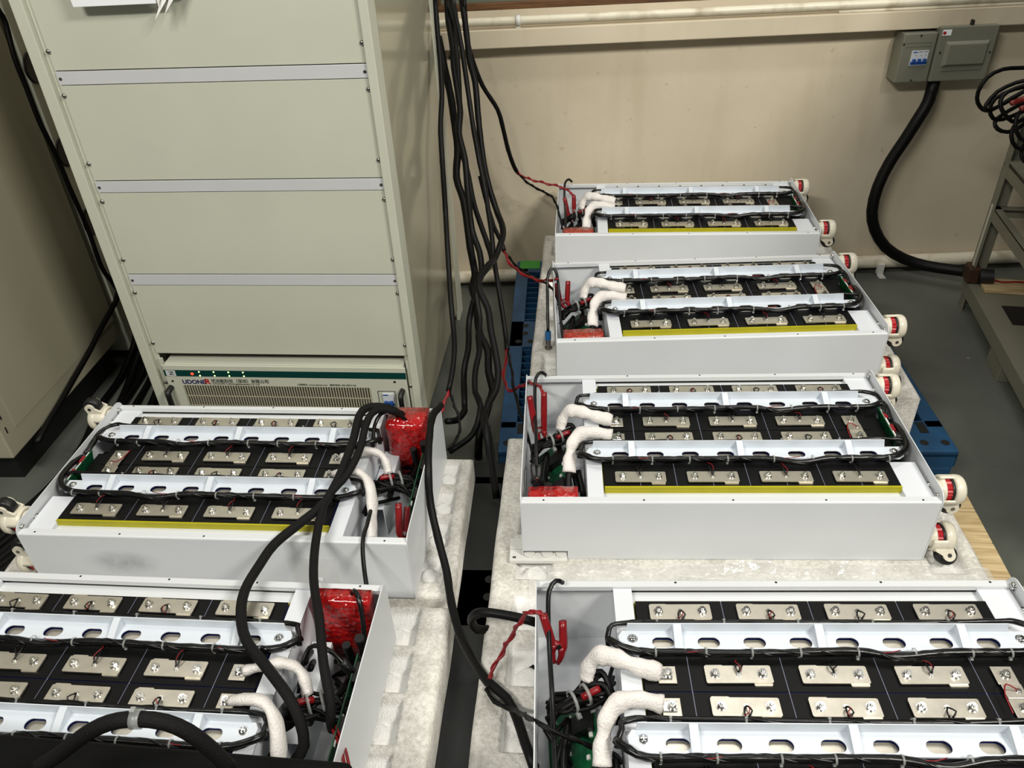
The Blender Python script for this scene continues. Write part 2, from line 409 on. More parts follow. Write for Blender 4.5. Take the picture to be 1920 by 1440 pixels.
# thin tube under conduit at right
cp2 = tag(MB().tube([(1.05, 2.812, .966), (1.6, 2.81, .967), (3.1, 2.81, .968)], .005, 8, step=.2).build('thin_conduit', MT['pipe']),
          'thin pale cable duct tucked under the white conduit, right end of ledge', 'pipe')
# pipe at foot of wall
fp = tag(MB().tube([(-1.0, 2.83, .041), (.5, 2.83, .041), (3.1, 2.83, .039)], .025, 18, step=.4).build('floor_pipe', MT['pipe']),
         'thick cream pipe running along the foot of the wall', 'pipe')
b0 = atZ(1645, 500, .02)
MB().box(b0.x - .012, b0.x + .012, 2.79, 2.806, .0, .045).box(b0.x - .012, b0.x + .012, 2.76, 2.806, .0, .004).build('bracket', MT['white_part'], fp)

# ================================================================== TEST CABINET
CY = 1.9114; CA = -.0849
cab = tag(empty('test_cabinet', (-1.1333, CY, 0), CA), 'tall cream metal cabinet with four blank panels and three pale strips', 'cabinet')
W_ = .812; TOP = 1.75
MB().box(.01, .014, .07, .80, .05, TOP).box(W_ - .008, W_ - .0042, .07, .80, .05, TOP).box(.014, W_ - .008, .796, .80, .05, TOP).box(.01, W_ - .0042, .02, .80, TOP - .004, TOP).box(.01, W_ - .0042, .02, .80, .05, .054).build('body', MT['cab_side'], cab)
MB().box(0, .030, 0, .07, 0, TOP).box(.030, .046, .014, .02, .05, TOP).build('left_post', MT['cab'], cab, bevel=.002)
MB().box(W_ - .022, W_, 0, .062, 0, TOP).box(W_ - .036, W_ - .022, .014, .02, .05, TOP).build('right_post', MT['cab'], cab, bevel=.002)
MB().box(W_ - .004, W_ - .001, .068, .705, .06, TOP).build('side_panel', MT['cab_side'], cab, bevel=.001)
MB().box(W_ - .012, W_, .715, .80, 0, TOP).box(0, .02, .72, .80, 0, TOP).build('rear_post', MT['cab'], cab, bevel=.002)
MB().box(.03, W_ - .03, .03, .78, .0, .05).build('plinth', MT['black'], cab)
bolt_cab = MB().lathe([(.0001, -.0035), (.003, -.0035), (.0056, -.002), (.0062, 0), (.0062, .001)], (0, 0, 0), (0, 1, 0), 12).cyl((0, -.0042, 0), (0, -.003, 0), .0022, 6).mesh('screw', MT['screw'])
smallscrew = MB().cyl((0, -.0015, 0), (0, 0, 0), .0035, 10).cyl((0, -.0018, 0), (0, -.001, 0), .0016, 6).mesh('screw', MT['steel_dark'])
for (z0, z1, sc) in ((1.081, 1.60, (1.123, 1.35)), (.816, 1.047, (1.024, .859)), (.554, .783, (.760, .596)), (.298, .519, (.497, .333))):
    pn = MB().box(.044, .788, .009, .012, z0, z1).build('blank_panel', MT['cab'], cab, bevel=.0008)
    for z in sc:
        for x in (.0455, .7855): inst('screw', bolt_cab, pn, (x, .0085, z))
for z0, z1 in ((1.049, 1.079), (.785, .814), (.521, .552)):
    pn = MB().box(.045, .790, .007, .011, z0, z1).build('trim_strip', MT['strip'], cab, bevel=.0006)
    for x in (.053, .783): inst('screw', smallscrew, pn, (x, .0065, (z0 + z1) / 2 - .001))
MB().box(.046, .786, .03, .032, .283, .30).build('dark_gap', MT['black'], cab)

# power unit in the bottom bay of the cabinet
pu = tag(empty('charger_unit', (-1.1333, CY, 0), CA), 'rack charger unit with teal light strip and slotted grille at cabinet bottom', 'charger')
UZ0 = .062
MB().box(.066, .774, -.006, .60, UZ0, .2725).build('body', MT['cab'], pu, bevel=.002)
MB().box(.060, .780, -.010, -.004, UZ0, .268).build('front_plate', MT['cab'], pu, bevel=.0015)
for x in (.046, .781): MB().box(x, x + .013, .004, .010, UZ0, .283).build('ear', MT['cab'], pu, bevel=.001)
MB().box(.060, .780, -.0112, -.0098, .2315, .2525).build('light_strip', MT['teal'], pu)
MB().box(.066, .0955, -.0118, -.0100, .232, .2515).build('number_sticker', MT['strip'], pu)
text('sticker_mark', 'N', .018, MT['ink'], pu, (.089, -.0122, .236), (PI / 2, -PI / 2, 0), sx=.9, bold=.0003)
led = MB().lathe([(.0001, -.0016), (.0016, -.0012), (.0024, 0)], (0, 0, 0), (0, 1, 0), 10).mesh('lamp', MT['led_g'])
ledr = MB().lathe([(.0001, -.0026), (.0030, -.0018), (.0044, 0)], (0, 0, 0), (0, 1, 0), 10).mesh('lamp', MT['led_r'])
inst('lamp', ledr, pu, (.1455, -.0112, .2405))
for x in (.168, .2125, .257, .301):
    for z in (.2475, .2345): inst('lamp', led, pu, (x, -.0112, z))
text('maker_logo', 'UDONE', .0195, MT['logo_blue'], pu, (.107, -.0106, .2048), (PI / 2, 0, 0), sx=1.02, bold=.0005, shear=.0)
text('maker_logo', 'R', .0245, MT['logo_red'], pu, (.1755, -.0106, .2048), (PI / 2, 0, 0), sx=1.15, bold=.0008)
text('company_name', '优动能科技（深圳）有限公司', .0145, MT['ink'], pu, (.196, -.0106, .2105), (PI / 2, 0, 0), sx=.93, bold=.0001)
text('company_name', 'U-Powerful Technology(shenzhen) Co., Ltd', .0072, MT['ink'], pu, (.199, -.0106, .2035), (PI / 2, 0, 0), sx=1.12)
text('contact_line', '公司网址: www.udoner.com   服务电话: 400-788-9158', .0075, MT['ink'], pu, (.455, -.0106, .2042), (PI / 2, 0, 0), sx=1.02)
gr = MB()
ng = 72; gx0, gx1 = .108, .668
pit = (gx1 - gx0) / ng
for k in range(ng + 1): gr.box(gx0 + k * pit - .0021, gx0 + k * pit + .0021, -.0118, -.0105, UZ0 + .01, .199)
for z in (.162, .127, .092): gr.box(gx0, gx1, -.0128, -.0104, z - .0016, z + .0016)
MB().box(gx0, gx1, -.0108, -.0098, UZ0 + .01, .199).build('grille_recess', MT['black'], pu)
gr.build('vent_grille', MT['cab_dark'], pu)
for x in (.060, .757):
    MB().tube([(x + .008, -.009, .192), (x + .006, -.032, .188), (x + .006, -.036, .175), (x + .006, -.036, .13), (x + .006, -.034, .112), (x + .008, -.009, .105)], .0062, 8, step=.008, flat=1.4).build('handle', MT['rubber'], pu)
fr = MB()
for (a, b, c, d) in ((.690, .742, .187, .1885), (.690, .742, .121, .1225), (.690, .6915, .121, .1885), (.7405, .742, .121, .1885)): fr.box(a, b, -.0112, -.0098, c, d)
fr.build('breaker_outline', MT['ink'], pu)
br = MB().box(.704, .737, -.016, -.0098, .127, .182).build('breaker', MT['breaker_w'], pu, bevel=.001)
MB().box(.706, .721, -.0166, -.0158, .176, .180).box(.7045, .7365, -.0168, -.0158, .140, .149).box(.708, .718, -.024, -.0158, .147, .158).box(.722, .733, -.024, -.0158, .147, .158).build('toggle', MT['breaker_b'], br, bevel=.0006)
inst('screw', smallscrew, pu, (.745, -.0105, .222)); inst('screw', smallscrew, pu, (.078, -.0105, .214))
for x in (.0455, .785): inst('screw', bolt_cab, pu, (x, .004, .198))

# white notice holder and torn tape at top of cabinet
ph = tag(empty('notice_board', (-1.1333, CY, 0), CA), 'white document board fixed high on the cream cabinet, torn tape beside it', 'notice board')
MB().prism([(.150, 1.40), (.163, 1.2185), (.353, 1.2205), (.353, 1.40)], lambda u, v, s: Vector((u, -.010 - .016 * s, v))).build('board', MT['paper'], ph, bevel=.001)
for tri in ([(.370, -.014, 1.240), (.392, -.020, 1.242), (.349, -.040, 1.190)], [(.392, -.016, 1.245), (.412, -.022, 1.245), (.372, -.036, 1.200)],
            [(.352, -.012, 1.250), (.372, -.024, 1.246), (.362, -.034, 1.214)]):
    MB().add(tri + [(x, y - .0012, z) for x, y, z in tri], [(0, 2, 1), (3, 4, 5), (0, 1, 4, 3), (1, 2, 5, 4), (2, 0, 3, 5)]).build('torn_tape', MT['tape_w'], ph)
MB().box(.353, .42, -.014, -.001, 1.238, 1.40).build('holder_edge', MT['tape_w'], ph)

# ================================================================== LEFT CABINETS
ca = tag(empty('side_cabinet', (-1.468, 1.69, 0), -.045), 'olive cream cabinet at far left with door seam and dark plinth', 'cabinet')
MB().box(-.75, 0, 0, .655, .105, 1.9).build('body', MT['cab_dark'], ca, bevel=.004)
MB().box(.0, .003, .055, .655, .175, 1.85).build('side_panel', MT['cab_dark'], ca, bevel=.0012)
MB().box(-.72, -.035, .04, .63, 0, .105).build('plinth', MT['black'], ca)
MB().box(-.001, .0012, .02, .024, .18, .20).box(-.001, .0012, .022, .026, .225, .245).build('hinge_slot', MT['black'], ca)
cb = tag(empty('rear_cabinet', (-1.45, 2.375, 0), -.045), 'cream cabinet with black round cable holes behind the left cabinet', 'cabinet')
MB().box(-.75, .02, 0, .43, .03, 1.9).build('body', MT['cab'], cb, bevel=.004)
for z in (.99, .74, .51):
    MB().lathe([(.0001, .002), (.036, .002), (.04, .006), (.045, .003), (.045, 0)], (.02, .035, z), (1, 0, 0), 24).build('cable_grommet', MT['rubber'], cb)

# ================================================================== WALL BOXES
eb = tag(empty('breaker_box', (1.27, 2.782, .738), 0), 'grey steel breaker box with a white and blue three pole switch', 'breaker box')
def skewbox(mb, x0, x1, z0, z1, y0, y1, ins): # front smaller by ins
    a = [(x0, y1, z0), (x1, y1, z0), (x1, y1, z1), (x0, y1, z1)]; b = [(x0 + ins, y0, z0 + ins), (x1 - ins, y0, z0 + ins), (x1 - ins, y0, z1 - ins), (x0 + ins, y0, z1 - ins)]
    return mb.add(a + b, [(0, 3, 2, 1), (4, 5, 6, 7), (0, 1, 5, 4), (1, 2, 6, 5), (2, 3, 7, 6), (3, 0, 4, 7)])
MB().box(0, .110, 0, .077, 0, .158).build('housing', MT['greybox'], eb, bevel=.004)
MB().box(.012, .098, -.0015, .001, .128, .131).box(.012, .098, -.0015, .001, .116, .119).build('embossed_line', MT['greybox'], eb)
bk = MB().box(.036, .092, -.004, .001, .056, .103).build('breaker', MT['breaker_w'], eb, bevel=.001)
MB().box(.037, .091, -.0055, -.003, .059, .069).box(.042, .051, -.012, -.003, .067, .078).box(.0595, .0685, -.012, -.003, .067, .078).box(.077, .086, -.012, -.003, .067, .078).box(.040, .055, -.0048, -.003, .097, .1005).build('toggle', MT['breaker_b'], bk, bevel=.0006)
MB().box(.050, .052, -.0046, -.003, .088, .090).box(.067, .069, -.0046, -.003, .088, .090).box(.082, .084, -.0046, -.003, .088, .090).box(.058, .070, -.0046, -.003, .099, .1005).box(.074, .088, -.0046, -.003, .099, .1005).build('breaker_mark', MT['ink'], bk)
for x, z in ((.055, .150), (.055, .008), (.004, .125)): inst('screw', smallscrew, eb, (x, -.001, z))
db = tag(empty('distribution_box', (1.384, 2.775, .740), 0), 'wider grey steel distribution box with raised rectangular door', 'distribution box')
MB().box(0, .188, 0, .084, 0, .172).build('housing', MT['greybox'], db, bevel=.003)
d_ = MB(); skewbox(d_, .025, .170, .045, .128, -.010, .001, .010); d_.build('door', MT['greybox'], db, bevel=.002)
MB().box(.030, .165, -.003, .001, .034, .038).build('embossed_line', MT['greybox'], db, bevel=.001)
MB().box(.006, .034, -.0012, .001, .146, .164).build('warning_sticker', MT['paper'], db)
MB().cyl((.012, -.0018, .154), (.012, 0, .154), .0055, 12).build('sticker_mark', MT['logo_red'], db)
for x, z in ((.013, .093), (.178, .088)): MB().cyl((x, -.002, z), (x, .002, z), .003, 10).build('lock_hole', MT['black'], db)
MB().box(.10, .106, .01, .05, .172, .188).build('cable_tail', MT['rubber'], db)

# heavy supply cable from the boxes
sp = [(1752, 150), (1741, 190), (1722, 222), (1698, 260), (1668, 305), (1646, 350), (1635, 395), (1640, 430), (1660, 463), (1694, 485), (1735, 498), (1780, 505), (1818, 510)]
ysp = [2.80, 2.79, 2.78, 2.78, 2.78, 2.77, 2.76, 2.75, 2.74, 2.73, 2.70, 2.66, 2.62]
P = [atY(x, y, Y) for (x, y), Y in zip(sp, ysp)]
for q in P: q.z = max(q.z, .0235)
tag(MB().tube(P, .0205, 14, step=.03).build('supply_cable', MT['cable']), 'thick black supply cable hanging from wall boxes and curving to the floor', 'cable')

# ================================================================== RACK AT RIGHT
RA = -.21
rk = tag(empty('steel_rack', (1.578, 2.535, 0), RA), 'grey green steel rack with perforated angle posts, right edge', 'rack')
# local: x right, y back; left side along -y
MB().box(0, .052, -.003, 0, .0, 1.5).box(0, .003, -.045, 0, .0, 1.5).build('post', MT['rack'], rk)
MB().box(0, .003, -1.5, -1.455, .0, 1.5).box(0, .05, -1.5, -1.497, .0, 1.5).build('post', MT['rack'], rk)
MB().box(.9, .903, -.045, 0, .0, 1.5).box(.853, .903, -.003, 0, .0, 1.5).build('post', MT['rack'], rk)
sh = MB().box(-.004, .9, -1.5, .01, .108, .113).box(-.006, -.002, -1.5, .01, .062, .113).build('shelf', MT['rack'], rk, bevel=.001)
for z in (.383, .535):
    MB().box(.003, .03, -1.5, -.002, z, z + .003).box(.003, .006, -1.5, -.002, z - .036, z + .003).build('side_rail', MT['rack'], rk)
    MB().box(.0, .9, -.006, -.003, z - .036, z + .003).box(0, .9, -.03, -.003, z, z + .003).build('back_rail', MT['rack'], rk)
for z in (.55, 1.05, 1.48): MB().box(.0, .9, -1.5, -.004 if z > 1 else -.03, z, z + .003).build('shelf', MT['rack'], rk)  # upper two are out of view, added to shade the wall at right
MB().box(-.002, .07, -.50, -.38, 0, .062).build('foot', MT['rack'], rk, bevel=.002)
MB().box(.06, .16, -.33, -.2, .1131, .1133).build('shelf_opening', MT['black'], rk)
MB().box(-.0035, -.001, -.032, -.018, .16, .40).build('measuring_strip', MT['ruler'], rk)
tag(MB().box(.03, .75, -.115, -.025, .1135, .127).build('wooden_plank', MT['wood'], bevel=.002, loc=(1.578, 2.535, 0), rot=(0, 0, RA)), 'pale wooden plank with dark holes lying on the bottom rack shelf', 'plank')
mo = tag(empty('plug_connector', (1.578, 2.535, 0), RA), 'brown and black round connector strapped to the foot of the rack post', 'connector')
MB().box(-.018, .022, -.055, .005, .116, .175).build('brown_body', MT['brown_plastic'], mo, bevel=.006)
MB().cyl((.020, -.05, .145), (.062, -.055, .15), .027, 16).build('round_body', MT['rubber'], mo, bevel=.003)
MB().tube([(.05, -.055, .145), (.09, -.06, .132), (.15, -.05, .131), (.19, -.06, .134)], .003, 6).build('wire', MT['red_wire'], mo)
MB().cyl((.19, -.06, .127), (.19, -.06, .155), .010, 10).build('plug', MT['rubber'], mo, bevel=.002)

# cable hank hanging at the rack
hk = tag(empty('cable_hank', atY(1900, 210, 2.3)), 'loose coils of black cable with red clips hanging from the rack', 'cable')
ho = Vector(hk.location)
def hp(l, Y): return [atY(x, y, Y + .012 * math.sin(i * 1.3)) - ho for i, (x, y) in enumerate(l)]
for i, (l, Y) in enumerate((
    ([(1960, 124), (1920, 127), (1880, 130), (1850, 146), (1834, 172), (1833, 192), (1844, 206), (1858, 206), (1890, 190), (1930, 165)], 2.32),
    ([(1940, 148), (1905, 155), (1870, 172), (1850, 195), (1848, 205), (1862, 205), (1900, 182), (1950, 155)], 2.29),
    ([(1950, 158), (1900, 168), (1866, 185), (1856, 205), (1862, 222), (1880, 224), (1915, 210), (1960, 190)], 2.31),
    ([(1960, 150), (1905, 165), (1880, 180), (1876, 200), (1890, 222), (1910, 228), (1960, 205)], 2.27),
    ([(1950, 180), (1905, 200), (1870, 222), (1866, 236), (1878, 246), (1900, 246), (1920, 232), (1960, 200)], 2.30),
    ([(1960, 205), (1920, 222), (1902, 236), (1896, 255), (1904, 275), (1925, 280), (1960, 270)], 2.28),
    ([(1960, 190), (1925, 202), (1908, 215), (1904, 235), (1912, 258), (1935, 268), (1960, 262)], 2.26),
    ([(1960, 250), (1925, 265), (1915, 285), (1920, 302), (1940, 310)], 2.28))):
    MB().tube(hp(l, Y), .0058, 8, step=.02).build('cable_coil', MT['cable'], hk)
MB().tube(hp([(1896, 194), (1912, 188), (1940, 180)], 2.25), .008, 8, flat=.6).build('red_clip', MT['red_dull'], hk)
MB().tube(hp([(1914, 204), (1930, 198), (1950, 192)], 2.24), .008, 8, flat=.6).build('red_clip', MT['red_dull'], hk)

# ================================================================== BATTERY PACKS
H = .163; T = .161; L_ = .8195; YN = -.016; YF = .436
TX = [.207 + .0735 * i for i in range(8)]
ROWY = [.362, .2415, .1855, .056]


def hexbolt():
    m = MB().cyl((0, 0, 0), (0, 0, .0012), .0078, 16)
    m.cyl((0, 0, .0012), (0, 0, .0030), .0068, 14)
    m.cyl((0, 0, .0030), (0, 0, .0078), .0058, 6, smooth=False)
    m.cyl((0, 0, .0078), (0, 0, .0112), .0030, 10)
    return m.mesh('bolt', MT['chrome'])
BOLT = hexbolt()
HOLE = MB().cyl((0, 0, -.0002), (0, 0, .0003), .0022, 8).mesh('screw_hole', MT['black'])
def panbolt():
    m = MB().cyl((0, 0, 0), (0, 0, .001), .0085, 16).lathe([(.0070, .001), (.0068, .003), (.0048, .0048), (.0001, .0052)], (0, 0, 0), (0, 0, 1), 14)
    m.box(-.0045, .0045, -.0007, .0007, .0049, .0055).box(-.0007, .0007, -.0045, .0045, .0049, .0055)
    return m.mesh('bolt', MT['chrome'])
PAN = panbolt()
SENSE = MB().cyl((0, 0, 0), (0, 0, .0008), .0044, 12).cyl((0, 0, .0008), (0, 0, .0034), .0034, 10).mesh('sense_screw', MT['chrome'])
CELL = MB().box(-.0362, .0362, -.0895, .0895, .004, T - .0012).mesh('cell', MT['cell'])
VENT = MB().prism(rrect(-.019, .019, -.0105, .0105, .0103, 6), lambda u, v, s: Vector((u, v, T - .0012 + .0016 * s))).mesh('vent', MT['nickel'])
BAR = MB().prism(rrect(-.0515, .0515, -.0155, .0155, .0025, 2), lambda u, v, s: Vector((u, v, .0022 * s))).mesh('busbar', MT['nickel'])
PAD = MB().prism(rrect(-.014, .014, -.0155, .0155, .002, 2), lambda u, v, s: Vector((u, v, -.0035 + .0033 * s))).mesh('terminal_pad', MT['nickel'])
TIE = MB().lathe([(.0078, -.0016), (.0086, -.0016), (.0086, .0016), (.0078, .0016)], (0, 0, 0), (1, 0, 0), 12).box(-.002, .002, -.002, .002, .0075, .0125).mesh('cable_tie', MT['tie'])


def sense_mesh(dy, k):
    rnd = random.Random(k)
    j = lambda s: rnd.uniform(-s, s)
    m = MB()
    m.tube([(0, 0, .004), (j(.002), dy * .25, .010), (.004 + j(.004), dy * .6, .009 + j(.003)), (.003 + j(.006), dy, .006)], .0014, 5, step=.006)
    m.tube([(0, 0, .004), (-.003, dy * .3, .008), (-.006 + j(.004), dy * .6, .010), (-.004 + j(.004), dy, .006)], .0014, 5, step=.006)
    return m.mesh('sense_wire', MT['cable_g'])
def sense_red(dy, k):
    rnd = random.Random(k + 50); j = lambda s: rnd.uniform(-s, s)
    return MB().tube([(.001, dy * .1, .005), (.004 + j(.004), dy * .35, .011), (.001 + j(.009), dy * .8, .011), (-.002 + j(.008), dy * 1.05, .009)], .0008, 5, step=.006).mesh('red_sense_wire', MT['red_wire'])
SW = {dy: [sense_mesh(dy, k) for k in range(3)] for dy in (.020, -.018, .034, -.034)}
SR = {dy: [sense_red(dy, k) for k in range(3)] for dy in (.020, -.018, .034, -.034)}


def bracket_mesh(x0, x1, slots, yc, fl_=1):
    ya, yc = yc, 0.0
    m = MB(); z0 = .1688; z1 = .1705
    m.slotplate(slots[0] - .0365, slots[-1] + .0365, yc - .0175, yc + .0215, z0, z1, [(s, yc - .001) for s in slots], .0178, .0102)
    pl = [(slots[0] - .0365, yc - .0175), (slots[0] - .0365, yc + .0215), (x0 + .006, yc + .0215), (x0, yc + .012), (x0, yc - .004), (x0 + .014, yc - .0175)]
    m.prism(pl, lambda u, v, s: Vector((u, v, z0 + (z1 - z0) * s)))
    pr = [(slots[-1] + .0365, yc - .0175), (x1 - .012, yc - .0175), (x1, yc - .008), (x1, yc + .0215), (slots[-1] + .0365, yc + .0215)]
    m.prism(pr, lambda u, v, s: Vector((u, v, z0 + (z1 - z0) * s)))
    # standing flange along the back edge, chamfered ends
    fl = [(x0 + .012, z0), (x1 - .030, z0), (x1 - .034, z0 + .021), (x0 + .014, z0 + .021)]
    m.prism(fl, lambda u, v, s: Vector((u, yc + .0205 + .0016 * s, v)))
    # short front lip
    m.prism([(x0 + .03, z0), (x1 - .03, z0), (x1 - .033, z0 + .0035), (x0 + .033, z0 + .0035)], lambda u, v, s: Vector((u, yc - .0175 + .0012 * s, v)))
    # folded webs
    for xr in (.2305, .4575, .6815):
        m.prism([(yc - .0165, z1), (yc + .0205, z1), (yc + .0205, z1 + .0185), (yc + .012, z1 + .0165), (yc - .0165, z1 + .0045)],
                lambda u, v, s: Vector((xr - .0065 + .013 * s, u, v)))
    m.v = [(x, ya + fl_ * y, z) for x, y, z in m.v]
    if fl_ < 0: m.f = [f[::-1] for f in m.f]
    return m


def harness(path, seed=0, r=.0056, n2=2):
    rnd = random.Random(seed); P = []
    for i, q in enumerate(path):
        q = Vector(q)
        if 0 < i < len(path) - 1: q += Vector((rnd.uniform(-.004, .004), rnd.uniform(-.0015, .0015), rnd.uniform(-.0008, .0012)))
        P.append(q)
    m = MB().tube(P, r, 8, step=.010, wob=.22, seed=seed)
    for k in range(n2): m.twist(cr(P, .008), r * .75, .0024, 5 + 3 * k, 5, ph=k * 2 + seed)
    return m


def caster(parent, y, z, ang):
    c = inst('caster', CAST, parent, (L_ + .0025, y, z), (ang, 0, 0))
    inst('thumb_wheel', CASTR, c); inst('wheel', CASTW, c); inst('axle_bolt', CASTB, c)
    inst('shade_ring', CASTK, c)
    return c
# caster local: +x away from the case, +z is where the fork hangs to; open window faces -y / +z side
_m = MB().lathe([(.0001, 0), (.021, 0), (.021, .005), (.0245, .008), (.0262, .0145), (.0235, .0155), (.0001, .0155)], (0, 0, 0), (1, 0, 0), 24)
_m.lathe([(.0001, .0530), (.020, .0530), (.0265, .0515), (.0295, .0470), (.0305, .039), (.0300, .0330), (.0275, .0315), (.0001, .0315)], (0, 0, 0), (1, 0, 0), 28)
_m.lathe([(.0300, .036), (.0300, .010), (.0285, .006), (.0235, .006), (.0262, .012), (.0262, .036)], (0, 0, 0), (1, 0, 0), 20, a0=math.radians(-78), a1=math.radians(178), ref=(0, 0, 1))
for s in (-1, 1):
    pl = [(.012, .016), (.040, .016), (.047, .020)] + [(.040 + .0125 * math.cos(a), .0375 + .0125 * math.sin(a)) for a in [math.radians(t) for t in range(0, 181, 22)]] + [(.014, .030)]
    _m.prism(pl, lambda u, v, q, s=s: Vector((u, s * (.0125 + .0045 * q), v)))
_m.box(.012, .022, -.014, .014, .016, .030)
CAST = _m.mesh('caster', MT['cream'])
_k = MB()
_pr = []
for i in range(40):
    a = 2 * PI * i / 40; r = .0240 if i % 2 else .0222
    _pr.append((r * math.cos(a), r * math.sin(a)))
_k.prism(_pr, lambda u, v, s: Vector((.0158 + .0108 * s, u, v)))
CASTR = _k.mesh('thumb_wheel', MT['red_wheel'])
CASTK = MB().lathe([(.0001, .0266), (.0245, .0266), (.0245, .0318), (.0001, .0318)], (0, 0, 0), (1, 0, 0), 20).mesh('shade_ring', MT['rubber'])
CASTW = MB().lathe([(.0001, -.011), (.017, -.011), (.0205, -.008), (.0205, .008), (.017, .011), (.0001, .011)], (.039, 0, .038), (0, 1, 0), 24).mesh('wheel', MT['rubber'])
CASTB = MB().cyl((.040, -.0182, .0375), (.040, .0182, .0375), .0042, 10).mesh('axle_bolt', MT['steel_dark'])


def make_pack(name, variant, case_m):
    root = empty(name, (0, 0, 0))
    # folded sheet case
    m = MB().box(0, L_, YN, YF, 0, .002)
    for (yo, yi, sg) in ((YN, YN + .0018, 1), (YF, YF - .0018, -1)):
        a, b = min(yo, yi), max(yo, yi)
        if sg == 1 and variant == 'notch':
            m.box(.093, L_, a, b, 0, .024).box(0, L_, a, b, .024, H - .0042)
        else:
            m.box(0, L_, a, b, 0, H - .0042)
        arc = [(yo + sg * (.0042 - .0042 * math.cos(t)), H - .0042 + .0042 * math.sin(t)) for t in [PI / 2 * k / 6 for k in range(7)]]
        inn = [(yo + sg * (.0042 - .0026 * math.cos(t)), H - .0042 + .0026 * math.sin(t)) for t in [PI / 2 * k / 6 for k in range(6, -1, -1)]]
        prof = arc + [(yo + sg * .0165, H), (yo + sg * .0165, H - .010), (yo + sg * .0150, H - .010), (yo + sg * .0150, H - .0016)] + inn
        m.prism(prof, lambda u, v, s_: Vector((L_ * s_, u, v)))
        a, b = (yo + sg * .0150, yo + sg * .0455); m.box(.137, L_ - .001, min(a, b), max(a, b), H - .0180, H - .0166)
    m.build('case', case_m, root, fix=False)
    for sg, yo in ((1, YN), (-1, YF)):
        for x in (.045, .245, .42, .60, .785):
            inst('screw_hole', HOLE, root, (x, yo + sg * .007, H))
    for x, nm in ((-.0018, 'end_plate'), (L_, 'end_plate')):
        hh = H + (.012 if x < 0 else .017)
        pl = rrect(YN - .001, YF + .001, 0, hh, .022, 6, (0, 0, 1, 1))
        pe = MB().prism(pl, lambda u, v, s: Vector((x + .0018 * s, u, v))).build(nm, MT['case'], root)
        if x > 0:
            for (y, z) in ((.005, H - .004), (.045, H - .012), (.375, H - .012), (.418, H + .002)):
                sb = inst('bolt', PAN, pe, (x, y, z), (0, -PI / 2, 0)); sb.scale = (1, 1, 1.25)
    MB().box(.1345, .1362, YN + .002, YF - .002, .002, H - .004).box(.1345, .1668, YN + .017, YF - .017, H - .006, H - .0042).build('partition', MT['case_in'], root)
    for (y0, y1) in ((.0008, .112), (.315, .4192)):
        MB().box(.7610, .8150, y0, y1, H - .0085, H - .0065).box(.760, .7615, y0, y1, .05, H - .0065).build('end_panel', MT['case_in'], root, bevel=.0008)
    MB().box(.7615, .8170, .112, .315, .06, H - .05).box(.762, .789, .165, .292, H - .05, H - .010).build('spacer_block', MT['black_sheet'], root)
    sb = MB().box(-.001, .001, -.050, .052, -.022, .022).build('sensing_board', MT['pcb'], root, loc=(.797, .228, H - .010), rot=(0, -.25, 0))
    MB().box(.001, .0055, -.046, .048, .010, .018).build('header_strip', MT['white_part'], sb)
    for y0 in (.015, -.030): MB().box(.0035, .010, y0, y0 + .020, .004, .019).build('red_connector', MT['red_wire'], sb)
    # cells
    for yc in (.299, .1235):
        for x in TX:
            c = inst('cell', CELL, root, (x, yc, 0)); inst('vent', VENT, c)
    fa = .0006 if variant != 'left' else -.006; fb = -.006 if variant != 'left' else .0006
    MB().box(.1697, .7597, .0290, .0338, .003, T + fa).build('end_board', MT['yellow'], root)
    MB().box(.1697, .7597, .3892, .3935, .003, T + fb).build('end_board', MT['yellow'], root)
    MB().box(.1672, .1697, .0297, .392, .003, T - .010).build('end_board', MT['yellow'], root)
    # black insulation sheets over the cells
    pairs = [.1697, .3165, .4635, .6105, .7597]; mids = [.1697, .2425, .3895, .5365, .6835, .7597]
    gap = .0007
    for (ed, y0, y1) in ((pairs, .313, .3888), (mids, .2145, .285), (mids, .1375, .2125), (pairs, .0338, .1095)):
        for a, b in zip(ed[:-1], ed[1:]):
            MB().box(a + gap, b - gap, y0, y1, T - .0008, T + .0008).build('insulation_sheet', MT['black_sheet'], root)
    def sep(x0, x1, y0, y1, z0=T - .0006, z1=T + .0001): MB().box(x0, x1, y0, y1, z0, z1).build('separator', MT['line'], root)
    for x in mids[1:-1]: sep(x - .0007, x + .0007, .14, .285)
    for x in pairs[1:-1]: sep(x - .0007, x + .0007, .32, .388); sep(x - .0007, x + .0007, .0345, .109)
    for x in (.243, .390, .537, .684): sep(x - .0005, x + .0005, .0345, .05, T + .0008, T + .0010)
    # busbars
    ZB_ = T + .0042; k = 0
    def bar(x, y, dy, dx=0.0):
        nonlocal k
        o = inst('busbar', BAR, root, (x, y, ZB_), (0, 0, random.uniform(-.01, .01)))
        for s in (-1, 1):
            inst('bolt', BOLT, o, (s * .03675, 0, .0022), (0, 0, random.uniform(0, 1)))
            inst('terminal_pad', PAD, o, (s * .0355, -.004 if s > 0 else .003, 0))
        inst('sense_screw', SENSE, o, (0, 0, .0022))
        inst('sense_wire', SW[dy][k % 3], o); 
        if k % 3 != 1: inst('red_sense_wire', SR[dy][(k + 1) % 3], o)
        k += 1
    for i in (0, 2, 4, 6):
        bar((TX[i] + TX[i + 1]) / 2, ROWY[0], -.018 if variant != 'left' else -.034); bar((TX[i] + TX[i + 1]) / 2, ROWY[3], .034 if variant != 'left' else .020)
    for i in (1, 3, 5):
        bar((TX[i] + TX[i + 1]) / 2, ROWY[1], .020); bar((TX[i] + TX[i + 1]) / 2, ROWY[2], -.018 if variant != 'left' else -.034)
